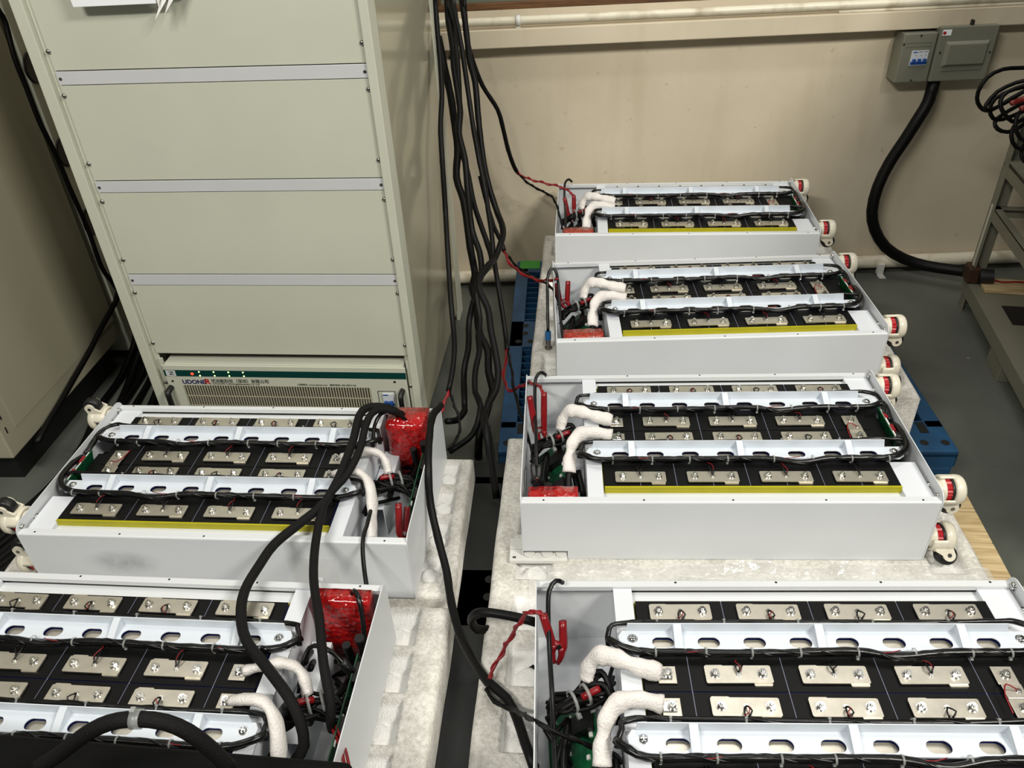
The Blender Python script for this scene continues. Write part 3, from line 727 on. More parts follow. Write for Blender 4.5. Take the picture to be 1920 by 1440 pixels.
    cl = MB().prism([(-.0175, .0135), (.0155, .0135), (.0155, .046), (-.0175, .046)], lambda u, v, s: Vector((u, v - .0297, .0022 * s)))
    cl.prism([(-.0155, -.0445), (.0165, -.0445), (.0165, -.011), (-.0155, -.011)], lambda u, v, s: Vector((u, v + .029, .0022 * s)))
    cl = MB().box(-.0165, .0155, .0125, .044, 0, .0022).box(-.0145, .0175, -.044, -.0125, 0, .0022).box(-.0145, .0155, -.0125, .0125, .0016, .0038)
    o = cl.build('link_plate', MT['nickel'], root, bevel=.0008, loc=(TX[7], .2135, ZB_))
    inst('bolt', BOLT, o, (0, .028, .0022)); inst('bolt', BOLT, o, (.002, -.028, .0022)); inst('sense_screw', SENSE, o, (.006, 0, .0036))
    MB().tube([(.005, 0, .006), (-.012, .006, .012), (-.020, -.010, .010), (-.022, -.040, .008)], .0012, 5, step=.005).build('red_sense_wire', MT['red_wire'], o)
    for y in (ROWY[1], ROWY[2]):
        o = MB().box(-.015, .014, -.0155, .0155, 0, .0022).build('end_terminal', MT['nickel'], root, bevel=.0008, loc=(TX[0], y, ZB_ - .002))
        inst('bolt', BOLT, o, (0, 0, .0052))
    # brackets
    FL = -1 if variant == 'left' else 1
    for yc in (.299, .1235):
        b = bracket_mesh(.136, .791, TX, yc, FL).build('hold_down_bracket', MT['bracket'], root)
        for x in (.158, .775): inst('bolt', PAN, b, (x, yc + .006 * FL, .1705))
    # wiring harness: loops around each bracket
    zz = .1775
    def loop(ya, seed):
        yc = 0.0; inner_near = (ya < .2) == (FL > 0)
        fy = lambda Q: [(q[0], ya + FL * q[1], q[2]) for q in Q]
        far = [(.118, yc - .005, zz - .012), (.124, yc + .020, zz), (.150, yc + .033, zz), (.30, yc + .034, zz - .002), (.47, yc + .034, zz - .002), (.62, yc + .034, zz - .002), (.745, yc + .036, zz)]
        near = [(.118, yc + .006, zz - .008), (.130, yc - .010, zz), (.162, yc - .024, zz + .001), (.235, yc - .026, zz), (.37, yc - .025, zz), (.50, yc - .024, zz + .001), (.57, yc - .032, zz - .003), (.64, yc - .026, zz + .002), (.745, yc - .024, zz + .002)]
        if not inner_near:
            far += [(.775, yc + .036, zz), (.798, yc + .018, zz + .002), (.806, yc - .006, zz), (.804, yc - .03, zz - .004), (.803, yc - .055, zz - .010)]
            near += [(.780, yc - .020, zz + .002), (.802, yc - .010, zz), (.806, yc - .03, zz - .004), (.806, yc - .06, zz - .010)]
        else:
            far += [(.790, yc + .038, zz), (.806, yc + .036, zz - .003)]
            near += [(.785, yc - .012, zz + .002), (.805, yc + .012, zz), (.811, yc + .045, zz), (.812, yc + .085, zz - .006), (.807, yc + .105, zz - .010)]
        h = harness(fy(near), seed, .0060, 2).build('wiring_harness', MT['cable_g'], root)
        h2 = harness(fy(far), seed + 3, .0042, 1).build('wiring_harness', MT['cable_g'], root)
        for x in (.185, .265, .345, .425, .515, .60, .685, .75): inst('cable_tie', TIE, h, (x + random.uniform(-.008, .008), ya - FL * .025, zz), (random.uniform(2.4, 3.6), 0, 0)).scale = (1, .9, .9)
        for x in (.20, .31, .43, .55, .67): inst('cable_tie', TIE, h2, (x, ya + FL * .034, zz - .002), (0, 0, 0)).scale = (1, .7, .7)
        for x in (.25, .555):
            MB().tube([(x - .016, ya - FL * .027, zz + .0035), (x, ya - FL * .029, zz + .0062), (x + .018, ya - FL * .024, zz + .005)], .0008, 5, step=.006).build('red_sense_wire', MT['red_wire'], h)
    loop(.299, 11); loop(.1235, 12)
    # white sleeved power leads
    zt = T + .011
    if variant in ('right', 'notch'):
        s1 = [(.196, .2415, zt - .002), (.160, .247, zt + .006), (.125, .260, zt + .010), (.101, .266, zt + .006), (.086, .262, zt - .012), (.080, .250, zt - .034)]
        s2 = [(.192, .186, zt - .001), (.155, .189, zt + .007), (.125, .182, zt + .008), (.107, .162, zt - .002), (.100, .135, zt - .024), (.098, .112, zt - .042)]
    else:
        s1 = [(.196, .2415, zt - .002), (.165, .244, zt + .008), (.137, .250, zt + .012), (.112, .272, zt + .006), (.100, .305, zt - .020), (.094, .345, zt - .045), (.090, .375, zt - .06)]
        s2 = [(.192, .1855, zt - .001), (.160, .181, zt + .008), (.130, .176, zt + .010), (.105, .180, zt + .004), (.092, .190, zt - .012), (.086, .205, zt - .03)]
    for i, s in enumerate((s1, s2)):
        sl = MB().tube(s, lambda t: (.0142 + .0016 * math.sin(t * 13 + i * 2) + .0012 * math.sin(t * 31 + i)) * (1 if t > .08 else .92), 14, step=.005, flat=.66, wob=.14, seed=i * 5 + len(variant)).build('sleeved_lead', MT['sleeve_w'], root)
        MB().box(.193, .214, ROWY[1 + i] - .009, ROWY[1 + i] + .009, ZB_ + .0006, ZB_ + .0026).build('lug', MT['chrome'], sl, bevel=.0008)
        e = Vector(s[-1]); d = (Vector(s[-1]) - Vector(s[-2])).normalized()
        MB().tube([e - d * .01, e + d * .03, e + d * .05 + Vector((.012, -.01, -.012))], .0075, 8).build('cable', MT['cable'], sl)
    # bay contents: control board, wire bundle, divider
    bd = MB().box(-.0012, .0012, -.10, .10, -.05, .05).build('control_board', MT['pcb'], root, loc=(.058, .165, .066) if variant != 'left' else (.026, .21, .075), rot=(0, .85, .05) if variant != 'left' else (0, 0, 0))
    rnd = random.Random(3)
    for i in range(18): 
        y = rnd.uniform(-.09, .085); z = rnd.uniform(-.04, .045); MB().box(-.0042, -.0010, y, y + rnd.uniform(.003, .012), z, z + rnd.uniform(.002, .006)).build('component', MT['white_part'], bd)
    MB().box(-.018, -.0012, -.085, -.045, -.02, .048).build('black_connector', MT['rubber'], bd)
    MB().box(-.016, -.0012, .02, .05, .0, .048).build('black_connector', MT['rubber'], bd)
    MB().box(.094, .0955, .06, .26, .002, .085).box(.0955, .132, .06, .26, .083, .085).build('divider_sheet', MT['case_in'], root)
    bb = MB()
    rnd = random.Random(9)
    for i in range(9):
        a = Vector((.016 + .010 * rnd.random(), .190 + .012 * i * .6, .112 + rnd.uniform(-.012, .012)))
        b_ = Vector((.060 + rnd.uniform(-.01, .01), .215 + rnd.uniform(-.02, .02), .132 + rnd.uniform(-.012, .010)))
        c_ = Vector((.105, .238 + rnd.uniform(-.03, .03), .135 + rnd.uniform(-.015, .012))); d_ = Vector((.128, .24 + rnd.uniform(-.05, .06), .11 + rnd.uniform(-.03, .02)))
        bb.tube([a, b_, c_, d_], rnd.uniform(.0035, .0062), 7, step=.01)
    for i in range(6):
        a = Vector((.02 + rnd.uniform(0, .03), .15 + rnd.uniform(-.03, .05), .09)); b_ = a + Vector((rnd.uniform(-.01, .02), rnd.uniform(-.06, .02), rnd.uniform(-.03, .02))); c_ = Vector((.09 + rnd.uniform(-.03, .03), .07 + rnd.uniform(-.03, .05), .03))
        bb.tube([Vector((.05, .2, .11)), a, b_, c_], rnd.uniform(.0030, .0055), 7, step=.012)
    bb.tube([(.108, .135, .11), (.118, .10, .08), (.122, .06, .04)], .006, 8).tube([(.118, .13, .12), (.127, .09, .09), (.128, .05, .05)], .006, 8)
    wb = bb.build('cable_bundle', MT['cable'], root)
    MB().tube([(.072, .215, .142), (.088, .222, .147), (.100, .228, .148)], .0058, 8).build('red_cap', MT['red'], wb)
    for (x, y, z) in ((.058, .213, .135), (.079, .222, .139)):
        t = inst('cable_tie', TIE, wb, (x, y, z), (2.0, 0, .45)); t.scale = (1.6, 2.2, 2.2)
    sw = MB().cyl((.028, .075, .09), (.028, .085, .135), .009, 10).cyl((.028, .075, .03), (.028, .075, .09), .010, 10).cyl((.052, .082, .05), (.054, .088, .118), .008, 10).build('switch_boot', MT['rubber'], root)
    return root


PK = {}
SPEC = {  # x, y, z, yaw
    'R4': (-.0180, .5150, .2255, -.0337, 'right'), 'R3': (-.0296, 1.1667, .2255, -.0435, 'notch'), 'R2': (.0671, 1.6946, .2721, -.0182, 'right'),
    'R1': (.0929, 2.3387, .2721, -.0752, 'right'), 'L1': (-.2286, 1.5272, .1784, 3.0676, 'left'), 'L2': (-.2915, .9754, .1784, 3.0613, 'left')}
LAB = {
    'R4': 'open white battery pack nearest the camera on the right, cut by the right frame edge',
    'R3': 'open white battery pack with notched lower left corner, second from the front in right row',
    'R2': 'open white battery pack with a loose push button hanging over its left end',
    'R1': 'open white battery pack closest to the back wall with an orange red wrapped packet',
    'L1': 'open white battery pack before the cream test cabinet, two sleeved cables draped across it',
    'L2': 'open white battery pack in the lower left corner, cut by the left frame edge'}
protos = {}
for key in ('R3', 'R4', 'L1', 'R2', 'R1', 'L2'):
    x, y, z, a, var = SPEC[key]
    if var not in protos:
        o = make_pack('battery_pack', var, MT['case_smudge'] if var == 'left' else MT['case'])
        protos[var] = o
        for s in ((.030, .155, 0), (.006, .050, 1), (.388, .155, 0), (.400, .050, 1)):
            caster(o, s[0], s[1], (PI - .65 * s[2]) if var != 'left' else 0.0)
    else:
        o = copy_tree(protos[var])
    if key == 'L2':
        for ch in o.children:
            if ch.name.startswith('case'):
                ch.data = ch.data.copy(); ch.data.materials.clear(); ch.data.materials.append(MT['case'])
    o.location = (x, y, z); o.rotation_euler = (0, 0, a)
    tag(o, LAB[key], 'battery pack', 'open battery packs on the pallets'); PK[key] = o
def loc2w(key, q):
    x, y, z, a, _ = SPEC[key]; c, s = math.cos(a), math.sin(a)
    return Vector((x + q[0] * c - q[1] * s, y + q[0] * s + q[1] * c, z + q[2]))

# push button lead and black lead loops belonging to each bay
def lead(key, pts, r=.0042, label='black'):
    P_ = [Vector(q) for q in pts]
    return MB().tube(P_, r, 8, step=.01).build('switch_lead', MT['cable_g'], PK[key])
for key in ('R1', 'R3', 'R4'):
    lead(key, [(.030, .085, .12), (.026, .20, .15), (.022, .29, .150), (.020, .355, .165), (.022, .395, .182), (.034, .412, .188), (.046, .418, .176)])
sl = lead('R2', [(.020, .10, .08), (.014, .20, .120), (.012, .28, .162), (.006, .315, .193), (-.008, .318, .200), (-.018, .300, .180), (-.020, .262, .12), (-.0205, .215, .055)])
MB().cyl((-.0205, .214, .030), (-.0205, .215, .055), .0085, 14).build('button_collar', MT['blue_ring'], sl)
MB().cyl((-.0205, .212, .004), (-.0205, .214, .031), .0075, 14).cyl((-.0205, .212, .002), (-.0205, .212, .006), .0105, 14).build('push_button', MT['steel_dark'], sl)

# bubble wrapped packets standing in the bays
def packet(key, x0, x1, y0, y1, z0, z1, m, label, tilt=0):
    mb = MB(); n = 12; k = 10
    def bul(u, v): return .006 * math.sin(PI * u) ** .5 * math.sin(PI * v) ** .5 + .0022 * noise.noise(Vector((u * 6, v * 6, x0 * 90)))
    for side in (0, 1):
        vs = []
        for j in range(k + 1):
            for i in range(n + 1):
                u, v = i / n, j / k; b = max(bul(u, v), 0)
                y = (y0 - b) if side == 0 else (y1 + b)
                vs.append((x0 + (x1 - x0) * u + .003 * noise.noise(Vector((v * 5, side, 3))), y + tilt * v, z0 + (z1 - z0) * v + .003 * noise.noise(Vector((u * 4, side, 8)))))
        fs = [(j * (n + 1) + i, j * (n + 1) + i + 1, (j + 1) * (n + 1) + i + 1, (j + 1) * (n + 1) + i) for j in range(k) for i in range(n)]
        if side: fs = [f[::-1] for f in fs]
        mb.add(vs, fs, True)
    N = (n + 1) * (k + 1)
    rim = [i for i in range(n + 1)] + [(j + 1) * (n + 1) + n for j in range(k)] + [k * (n + 1) + i for i in range(n - 1, -1, -1)] + [(j) * (n + 1) for j in range(k - 1, 0, -1)]
    R_ = len(rim)
    mb.f += [[rim[(q + 1) % R_], rim[q], rim[q] + N, rim[(q + 1) % R_] + N] for q in range(R_)]; mb.s += [True] * R_
    x, y, z, a, _ = SPEC[key]
    o = mb.build('wrapped_packet', m, None, loc=(x, y, z), rot=(0, 0, a))
    return tag(o, label, 'packet', 'bubble wrapped packets in the battery packs')
packet('R4', .070, .118, .005, .040, .06, .140, MT['bubble'], 'red bubble wrapped packet at the bottom edge inside the nearest right battery pack')
packet('R3', .012, .115, .006, .050, .03, .146, MT['bubble'], 'shiny red bubble wrapped packet against the near wall of the notched battery pack')
packet('R2', .018, .120, .004, .052, .03, .158, MT['bubble_o'], 'orange red wrapped packet in the battery pack with the hanging push button')
packet('R1', .022, .120, .004, .055, .03, .158, MT['bubble_o'], 'orange red wrapped packet in the battery pack closest to the wall')
packet('L1', .022, .116, .002, .070, .01, .180, MT['bubble'], 'tall glossy red bubble wrapped packet in front of the cream test cabinet', .004)
packet('L2', .018, .122, .006, .036, .015, .172, MT['bubble'], 'tall red bubble wrapped packet in the lower left battery pack', 0)


# ================================================================== FOAM TRAYS AND PALLETS
def tray(loc, ang, w, d, top, bot, pockets, label, seed, margin=.025):
    """pockets: list of (x0, x1, y0, y1, boss_x, boss_y) in tray coords; z relative to top"""
    rs = .0045; nx = int(w / rs); ny = int(d / rs)
    keepx = lambda x: any(abs(x - a) < .14 for a in (0, w))
    mb = MB(); vs = []; wear = []
    def h(x, y):
        z = 0.0; wr = 1.0
        for (a, b, c, e, bx, by) in pockets:
            if a - .01 < x < b + .01 and c - .01 < y < e + .01:
                t = min(x - a, b - x, y - c, e - y)
                t = max(0.0, min(1.0, (t + .002) / .0045)); dz = -.026 * t
                if y > (c + e) / 2 + .014: dz *= .62
                r = math.hypot(x - bx, y - by)
                if r < .024: dz = max(dz, -.024 + .014 * min(1, (.024 - r) / .006) * t)
                z = min(z, dz); wr = min(wr, 1 - t)
        ed = min(x, w - x, y, d - y)
        if ed < .012: z -= .010 * (1 - ed / .012) ** 2
        z += .0012 * noise.noise(Vector((x * 16, y * 16, seed)))
        return z, wr
    for j in range(ny + 1):
        for i in range(nx + 1):
            x = w * i / nx; y = d * j / ny; z, wr = h(x, y)
            ex = 0
            if i in (0, nx): x += .0025 * noise.noise(Vector((y * 7, seed, i)))
            if j in (0, ny): y += .002 * noise.noise(Vector((x * 7, seed, j)))
            vs.append((x, y, top - bot + z)); wear.append(wr * .8)
    fs = [(j * (nx + 1) + i, j * (nx + 1) + i + 1, (j + 1) * (nx + 1) + i + 1, (j + 1) * (nx + 1) + i) for j in range(ny) for i in range(nx)]
    n0 = len(vs)
    rim = [i for i in range(nx + 1)] + [(j + 1) * (nx + 1) + nx for j in range(ny)] + [ny * (nx + 1) + i for i in range(nx - 1, -1, -1)] + [j * (nx + 1) for j in range(ny - 1, 0, -1)]
    for q in rim: vs.append((vs[q][0], vs[q][1], 0)); wear.append(.8)
    R_ = len(rim)
    fs += [(rim[(q + 1) % R_], rim[q], n0 + q, n0 + (q + 1) % R_) for q in range(R_)]
    fs.append(tuple(range(n0, n0 + R_)))
    mb.add(vs, fs, True); mb.s[-1] = False
    o = mb.build('foam_tray', MT['foam'], None, loc=(loc[0], loc[1], bot), rot=(0, 0, ang))
    at = o.data.attributes.new('wear', 'FLOAT', 'POINT'); at.data.foreach_set('value', wear)
    return tag(o, label, 'foam tray', 'white packing foam trays under the battery packs')
def col(x0, x1, ys, dy, bx, off=.026): return [(x0, x1, y, y + dy, bx, y + off) for y in ys]
# right near
org = Vector((-.066, 1.568, 0)) - Vector((.0716, .9974, 0)) * 1.15
wn_ = 1.005
pk = col(.052, .125, [.06 + .125 * i for i in range(8)], .085, .090) + col(.90, .965, [.07 + .11 * i for i in range(10)], .07, .93)
tray(org, -.0716, wn_, 1.15, .2255, .142, pk, 'dirty white foam tray under the two nearest battery packs of the right row', 2)
# right far
dirx = Vector((math.cos(-.078), math.sin(-.078), 0)); diry = Vector((-dirx.y, dirx.x, 0))
org2 = Vector((.990, 1.620, 0)) - dirx * 1.006
pk = col(.035, .09, [.08 + .15 * i for i in range(6)], .10, .065) + col(.93, .985, [.06 + .15 * i for i in range(6)], .10, .955)
tray(org2, -.078, 1.006, 1.0, .2721, .142, pk, 'worn white foam tray on the blue pallet by the back wall', 4)
# left upper and lower
def left_tray(far_right, ang, w, d, top, bot, pk, label, seed):
    dx = Vector((math.cos(ang), math.sin(ang), 0)); dy = Vector((-dx.y, dx.x, 0))
    return tray(Vector((*far_right, 0)) - dx * w - dy * d, ang, w, d, top, bot, pk, label, seed)
pkl = col(.945, .998, [.045 + .104 * i for i in range(4)], .082, .972)
left_tray((-.158, 1.545), -.055, 1.03, .455, .1784, .102, pkl, 'white foam tray with square pockets under the battery pack before the cabinet', 6)
pkl = col(.87, .985, [.06 + .104 * i for i in range(4)], .085, .945)
left_tray((-.181, 1.072), -.065, 1.05, .47, .1784, .102, pkl, 'white foam tray with square pockets beside the lower left battery pack', 9)


def pallet(name, org, ang, w, d, z, m, label, kind):
    r = tag(empty(name, (org[0], org[1], 0), ang), label, 'pallet')
    if kind == 'wood':
        y = 0; i = 0
        while y < d - .05:
            MB().box(0, w, y, y + .098, z - .02, z).build('deck_board', m, r, bevel=.002); y += .1; i += 1
        for x in (0, w / 2 - .05, w - .10): MB().box(x, x + .1, .0, d, .02, z - .0205).build('bearer', m, r, bevel=.002)
        for y in (0, d / 2 - .05, d - .1): MB().box(0, w, y, y + .1, 0, .0195).build('base_board', m, r, bevel=.002)
        return r
    bw = .105
    deck = MB(); t = .022
    deck.box(0, w, 0, d, z - .055, z - .050)
    for y0, y1 in ((0, .13), (d * .46, d * .46 + .16), (d - .09, d)): deck.box(0, w, y0, y1, z - t, z)
    for x0, x1 in ((0, .045), (w * .5 - .05, w * .5 + .05), (w - .045, w)): deck.box(x0, x1, .1, d - .06, z - t, z)
    for x0, x1 in ((.105, .12), (w - .12, w - .105)) if kind == 'plastic' else ((0, .12), (w - .15, w)): deck.box(x0, x1, .1, d - .06, z - t, z)
    deck.build('deck', m, r, bevel=.003)
    rb = MB(); n = 24
    for i in range(n): 
        y = .13 + (d - .22) * i / n
        rb.box(.04, w - .04, y - .002, y + .002, z - .05, z - .006)
    rb.build('rib', m, r)
    for y0, y1 in ((0, .14), (d * .46, d * .46 + .16), (d - .14, d)):
        for x0, x1 in ((0, .16), (w * .5 - .1, w * .5 + .1), (w - .16, w)): MB().box(x0, x1, y0, y1, .0, z - .0505).build('foot_block', m, r, bevel=.01)
    MB().box(0, w, 0, .003, z - .05, z - .01).box(0, w, d - .003, d, z - .05, z - .01).box(0, .003, 0, d, z - .05, z - .01).box(w - .003, w, 0, d, z - .05, z - .01).build('skirt', m, r)
    for y in (.035, d * .46 + .03, d * .46 + .13, d * .46 + .08):
        for x in (.022, .075) if y < .1 else (.03, .07) if y < d * .46 + .06 else (.05,): 
            for xx in (x, w - x): MB().cyl((xx, y, z - .001), (xx, y, z + .0006), .011, 14).build('drain_hole', MT['black'], r)
    for xx in (.058, w - .058): MB().box(xx - .011, xx + .011, .075, .120, z, z + .0015).build('grip_pad', MT['rubber'], r)
    return r
bp = pallet('plastic_pallet', (-.097, 1.612), -.05, 1.19, 1.14, .14, MT['blue'], 'blue plastic pallet under the far foam tray by the wall', 'plastic')
pallet('plastic_pallet', (-1.19, .67), -.05, 1.10, 1.00, .10, MT['blackp'], 'black plastic pallet under the foam trays of the left row', 'solid')
pallet('wooden_pallet', (-.05, .44), -.10, .985, 1.10, .14, MT['wood'], 'pale pine pallet under the nearest foam tray of the right row', 'wood')
gt = tag(MB().box(.012, .088, 1.075, 1.139, .1400, .1416).box(.012, .088, 1.139, 1.1415, .11, .1416).build('green_tape', MT['green_tape'], None, loc=(-.097, 1.612, 0), rot=(0, 0, -.05)),
         'strip of green tape on the far left corner of the blue pallet', 'tape')

# crinkled clear film between the two front right packs
fm = MB(); nx, ny = 150, 34; vs = []
o_ = Vector((-.055, .955, .2268)); 
for j in range(ny + 1):
    for i in range(nx + 1):
        u = i / nx; v = j / ny
        x = -.02 + .93 * u + .012 * noise.noise(Vector((v * 5, 1, 0))); y = .952 - .036 * u + (.172 + .02 * noise.noise(Vector((u * 9, 2, 0)))) * v
        a = noise.noise(Vector((x * 14, y * 14, .3))); b = noise.noise(Vector((x * 38, y * 38, 1.3)))
        z = .2262 + .010 * abs(a) + .007 * abs(b) + .014 * max(0, v - .86) / .14 * (1 + a) * math.sin(PI * u)
        vs.append((x, y, z))
fm.add(vs, [(j * (nx + 1) + i, j * (nx + 1) + i + 1, (j + 1) * (nx + 1) + i + 1, (j + 1) * (nx + 1) + i) for j in range(ny) for i in range(nx)], True)
tag(fm.build('plastic_film', MT['film']), 'crumpled clear plastic film on the foam between the two nearest right packs', 'plastic film')
# white foam offcut under the notched corner
wp = MB().box(-.03, .092, -.030, .03, .0, .011).box(-.03, .092, .0, .03, .011, .016)
for x in (.012, .05, .08): wp.cyl((x, -.012, .010), (x, -.012, .015), .012, 14)
wpo = wp.build('packing_piece', MT['white_part'], None, bevel=.002, loc=loc2w('R3', (0, 0, -.0002)), rot=(0, 0, -.0435))
tag(wpo, 'white moulded packing piece poking out under the notched battery pack corner', 'packing piece')
MB().box(-.023, -.016, -.024, -.019, .011, .0114).build('dark_mark', MT['ink'], wpo)
# clear bag stuck on L1 wall
bg = MB().box(.155, .250, YF + .0003, YF + .0016, .025, .115)
bgo = tag(bg.build('clear_bag', MT['bag'], None, loc=loc2w('L1', (0, 0, 0)), rot=(.0, 0, SPEC['L1'][3])), 'clear plastic bag with two small white tags taped on the pack wall', 'bag')
for x in (.188, .203): MB().box(x, x + .010, YF + .0016, YF + .0022, .048, .058).build('white_tag', MT['paper'], bgo)

# black case in the foreground with arched cable
bc = tag(MB().box(-.95, 0, -.34, 0, 0, .60).build('black_case', MT['black_case'], None, bevel=.010, seg=4, loc=(-.225, .502, 0), rot=(0, 0, -.105)), 'black case at the lower left edge, nearest the camera', 'case')
arch = [(70, 1440), (110, 1415), (160, 1377), (205, 1355), (257, 1348), (310, 1354), (352, 1372), (385, 1396), (412, 1420), (430, 1440)]
ap = [atY(x, y, .46) for x, y in arch]
ao = tag(MB().tube(ap, .0085, 10, step=.01).build('arched_cable', MT['sleeve_b']), 'thick black cable arching over the black case with a zip tie', 'cable')
t0 = atY(257, 1348, .46)
MB().lathe([(.009, -.005), (.0102, -.005), (.0102, .005), (.009, .005)], t0, (1, 0, 0), 14).box(t0.x - .002, t0.x + .003, t0.y - .003, t0.y + .003, t0.z + .009, t0.z + .017).build('zip_tie', MT['tie'], ao)


# ================================================================== CABLES
def hang(name, pts, y0, y1, r, m, label, group=None, n=8, zmin=None):
    P = pathY(pts, y0, y1)
    if zmin is not None:
        for q in P: q.z = max(q.z, zmin)
    o = MB().tube(P, r, n, step=.02, wob=.10, seed=len(pts)).build(name, m)
    return tag(o, label, 'cable', group)


def clamp(parent, name, m, tops, pivot, jaw):
    t1, t2 = Vector(tops[0]), Vector(tops[1]); pv = Vector(pivot); jw = Vector(jaw)
    mb = MB()
    a = (t2 - t1).normalized(); d = (jw - pv); wd = min(.011, (t2 - t1).length * .3)
    for t, sg in ((t1, -1), (t2, 1)):
        mb.tube([t, t.lerp(pv + a * wd * sg, .5), pv + a * wd * sg, pv + a * wd * .7 * sg + d * .3], lambda q: .0068 + .0016 * (1 - abs(q - .4)), 8, step=.008, flat=.8)
    mb.tube([pv - a * wd, pv, pv + a * wd], .0075, 8, step=.006, flat=.8)
    for s in (-1, 1): mb.tube([pv + a * wd * .7 * s, pv + d * .5 + a * .009 * s, jw + a * .0035 * s], lambda q: .0085 - .004 * q, 8, step=.008, flat=.8)
    o = mb.build(name, m, parent)
    MB().cyl(pv - d.cross(a).normalized() * .007, pv + d.cross(a).normalized() * .007, .0045, 10).build('pivot', MT['chrome'], o)
    return o


def test_lead(sheath, ys, red, yr, black, yb, label, clampspec=None, bclamp=None, r=.0075, twistred=True):
    """sheath, red, black: pixel polylines with start/end depth"""
    pY = lambda L, yy: L if yy is None else pathY(L, *yy)
    P = pY(sheath, ys); o = Vector(P[0])
    root = tag(empty('test_lead', P[0]), label, 'cable', 'test leads from the hanging bundle')
    rel = lambda Q: [q - o for q in Q]
    MB().tube(rel(P), r, 8, step=.02, wob=.1, seed=3).build('sheath', MT['cable'], root)
    if red:
        Q = rel(pY(red, yr)); mb = MB().tube(Q, .0030, 6, step=.012)
        if twistred: mb.twist(Q, .0045, .0026, 5, 6, step=.012)
        mb.build('red_wire', MT['red_wire'], root)
    if black:
        Q = rel(pY(black, yb)); MB().tube(Q, .0034, 6, step=.012).twist(Q, .003, .0028, 6, 6, step=.012).build('black_wire', MT['cable'], root)
    if clampspec:
        clamp(root, 'red_clamp', MT['red'], [q - o for q in clampspec[0]], clampspec[1] - o, clampspec[2] - o)
    if bclamp:
        clamp(root, 'black_clamp', MT['rubber'], [q - o for q in bclamp[0]], bclamp[1] - o, bclamp[2] - o)
    return root


# hanging bundle, left to right
G = 'black cables hanging beside the cream cabinet'
hang('hanging_cable', [(822, 69), (833, 125), (845, 180), (851, 222), (858, 278), (856, 333), (869, 375), (876, 420), (881.6, 464), (891, 517), (884, 538), (893, 565), (896, 604), (901, 630), (914.6, 657), (916, 697), (924, 731), (917, 755), (909, 784), (899, 813), (897, 859)][:], 2.62, 1.75, .0115, MT['cable'],
     'thick black cable second from left in the hanging bundle, ending by the black pallet', G)
hang('hanging_cable', [(838, 0), (841, 42), (848, 83), (851, 125), (858, 172), (863, 211), (860.5, 250), (872, 300), (877, 361), (885.5, 433), (899, 472), (903, 512), (896, 535), (880, 600), (879, 631), (877.6, 657), (870, 697), (871, 760), (870, 772), (858, 787), (838, 790)], 2.66, 1.72, .0095, MT['cable'],
     'black cable in the bundle that curls behind the left pack at floor level', G)
hang('hanging_cable', [(866, 0), (872, 42), (877, 83), (881, 117), (891, 155), (897, 222), (905, 292), (916, 347), (933, 400), (941, 420), (943.6, 440), (938, 459), (928, 485), (917, 496), (901, 517), (897, 540), (914.6, 578), (920, 617), (928, 657), (934, 697), (930, 731), (914.6, 760), (908, 785), (911, 803), (921, 861), (931, 934)], 2.68, 1.45, .0095, MT['cable'],
     'black cable bending right then back to the tangle and down between the pallets', G)
hang('hanging_cable', [(852, 60), (858, 120), (862, 200), (860, 262), (876, 320), (888, 380), (901, 420), (914.6, 459), (922, 491), (905, 515), (893, 545), (900, 600), (896, 631), (899, 657), (891, 697), (891, 736), (901, 762), (887, 813), (843, 847)], 2.64, 1.62, .0085, MT['cable'],
     'black cable in the bundle running down to the floor behind the wrapped packet', G)
hang('hanging_cable', [(846, 0), (852, 40), (852, 90), (848, 112)], 2.62, 2.62, .013, MT['rubber'], 'short thick black cable end hanging at the top of the bundle', G)
# leads with clips
Y4 = .515
test_lead([(816, 0), (820, 56), (826, 125), (828.6, 180), (826, 236), (828.6, 292), (835.5, 400), (838, 446), (842, 512), (845, 560), (850, 615), (852, 650), (849, 690), (841, 733)], (2.50, 1.72), [(842, 731), (832, 758), (822, 790), (811, 820), (800, 842), (792, 862)], (1.72, 1.55),
          [(843, 735), (850, 755), (862, 790), (858, 820), (838, 842), (812, 852), (795, 858)], (1.72, 1.54), 'leftmost hanging lead with red wire going into the pack before the cabinet')
test_lead([(844, 0), (855, 36), (866, 92), (877, 167), (887, 236), (897, 292), (910.5, 361), (917, 405), (922, 440), (926, 485), (933, 528), (941, 578), (949, 633), (951, 655)], (2.60, 1.90), [(950, 655), (946, 690), (945, 712), (954, 731), (975, 725), (991, 718), (1008, 722), (1020, 737)], (1.90, 1.47),
          [(952, 657), (959, 690), (966, 740), (985, 800), (998, 850), (1003, 880)], (1.90, 1.28), 'hanging lead with a red clamp in the notched battery pack',
          ([atY(993, 743, 1.47), atY(1020, 736, 1.47)], atY(1012, 806, 1.44), atY(1021, 836, 1.42)), ([atY(1000, 870, 1.27), atY(1010, 872, 1.27)], atY(1006, 896, 1.25), atY(1008, 912, 1.25)))
test_lead([(900, 330), (912, 378), (922, 412), (928, 430), (938, 449), (945, 470)], (2.55, 2.35), [(945, 470), (955, 492), (975, 510), (1004, 524), (1030, 525), (1046, 523)], (2.35, 1.98),
          [(946, 472), (970, 500), (1000, 520), (1025, 532), (1040, 548), (1048, 572)], (2.35, 1.93), 'hanging lead with a red clamp in the pack with the hanging push button',
          ([atY(1043, 531, 1.99), atY(1065, 527, 1.99)], atY(1057, 565, 1.97), atY(1064, 578, 1.96)))
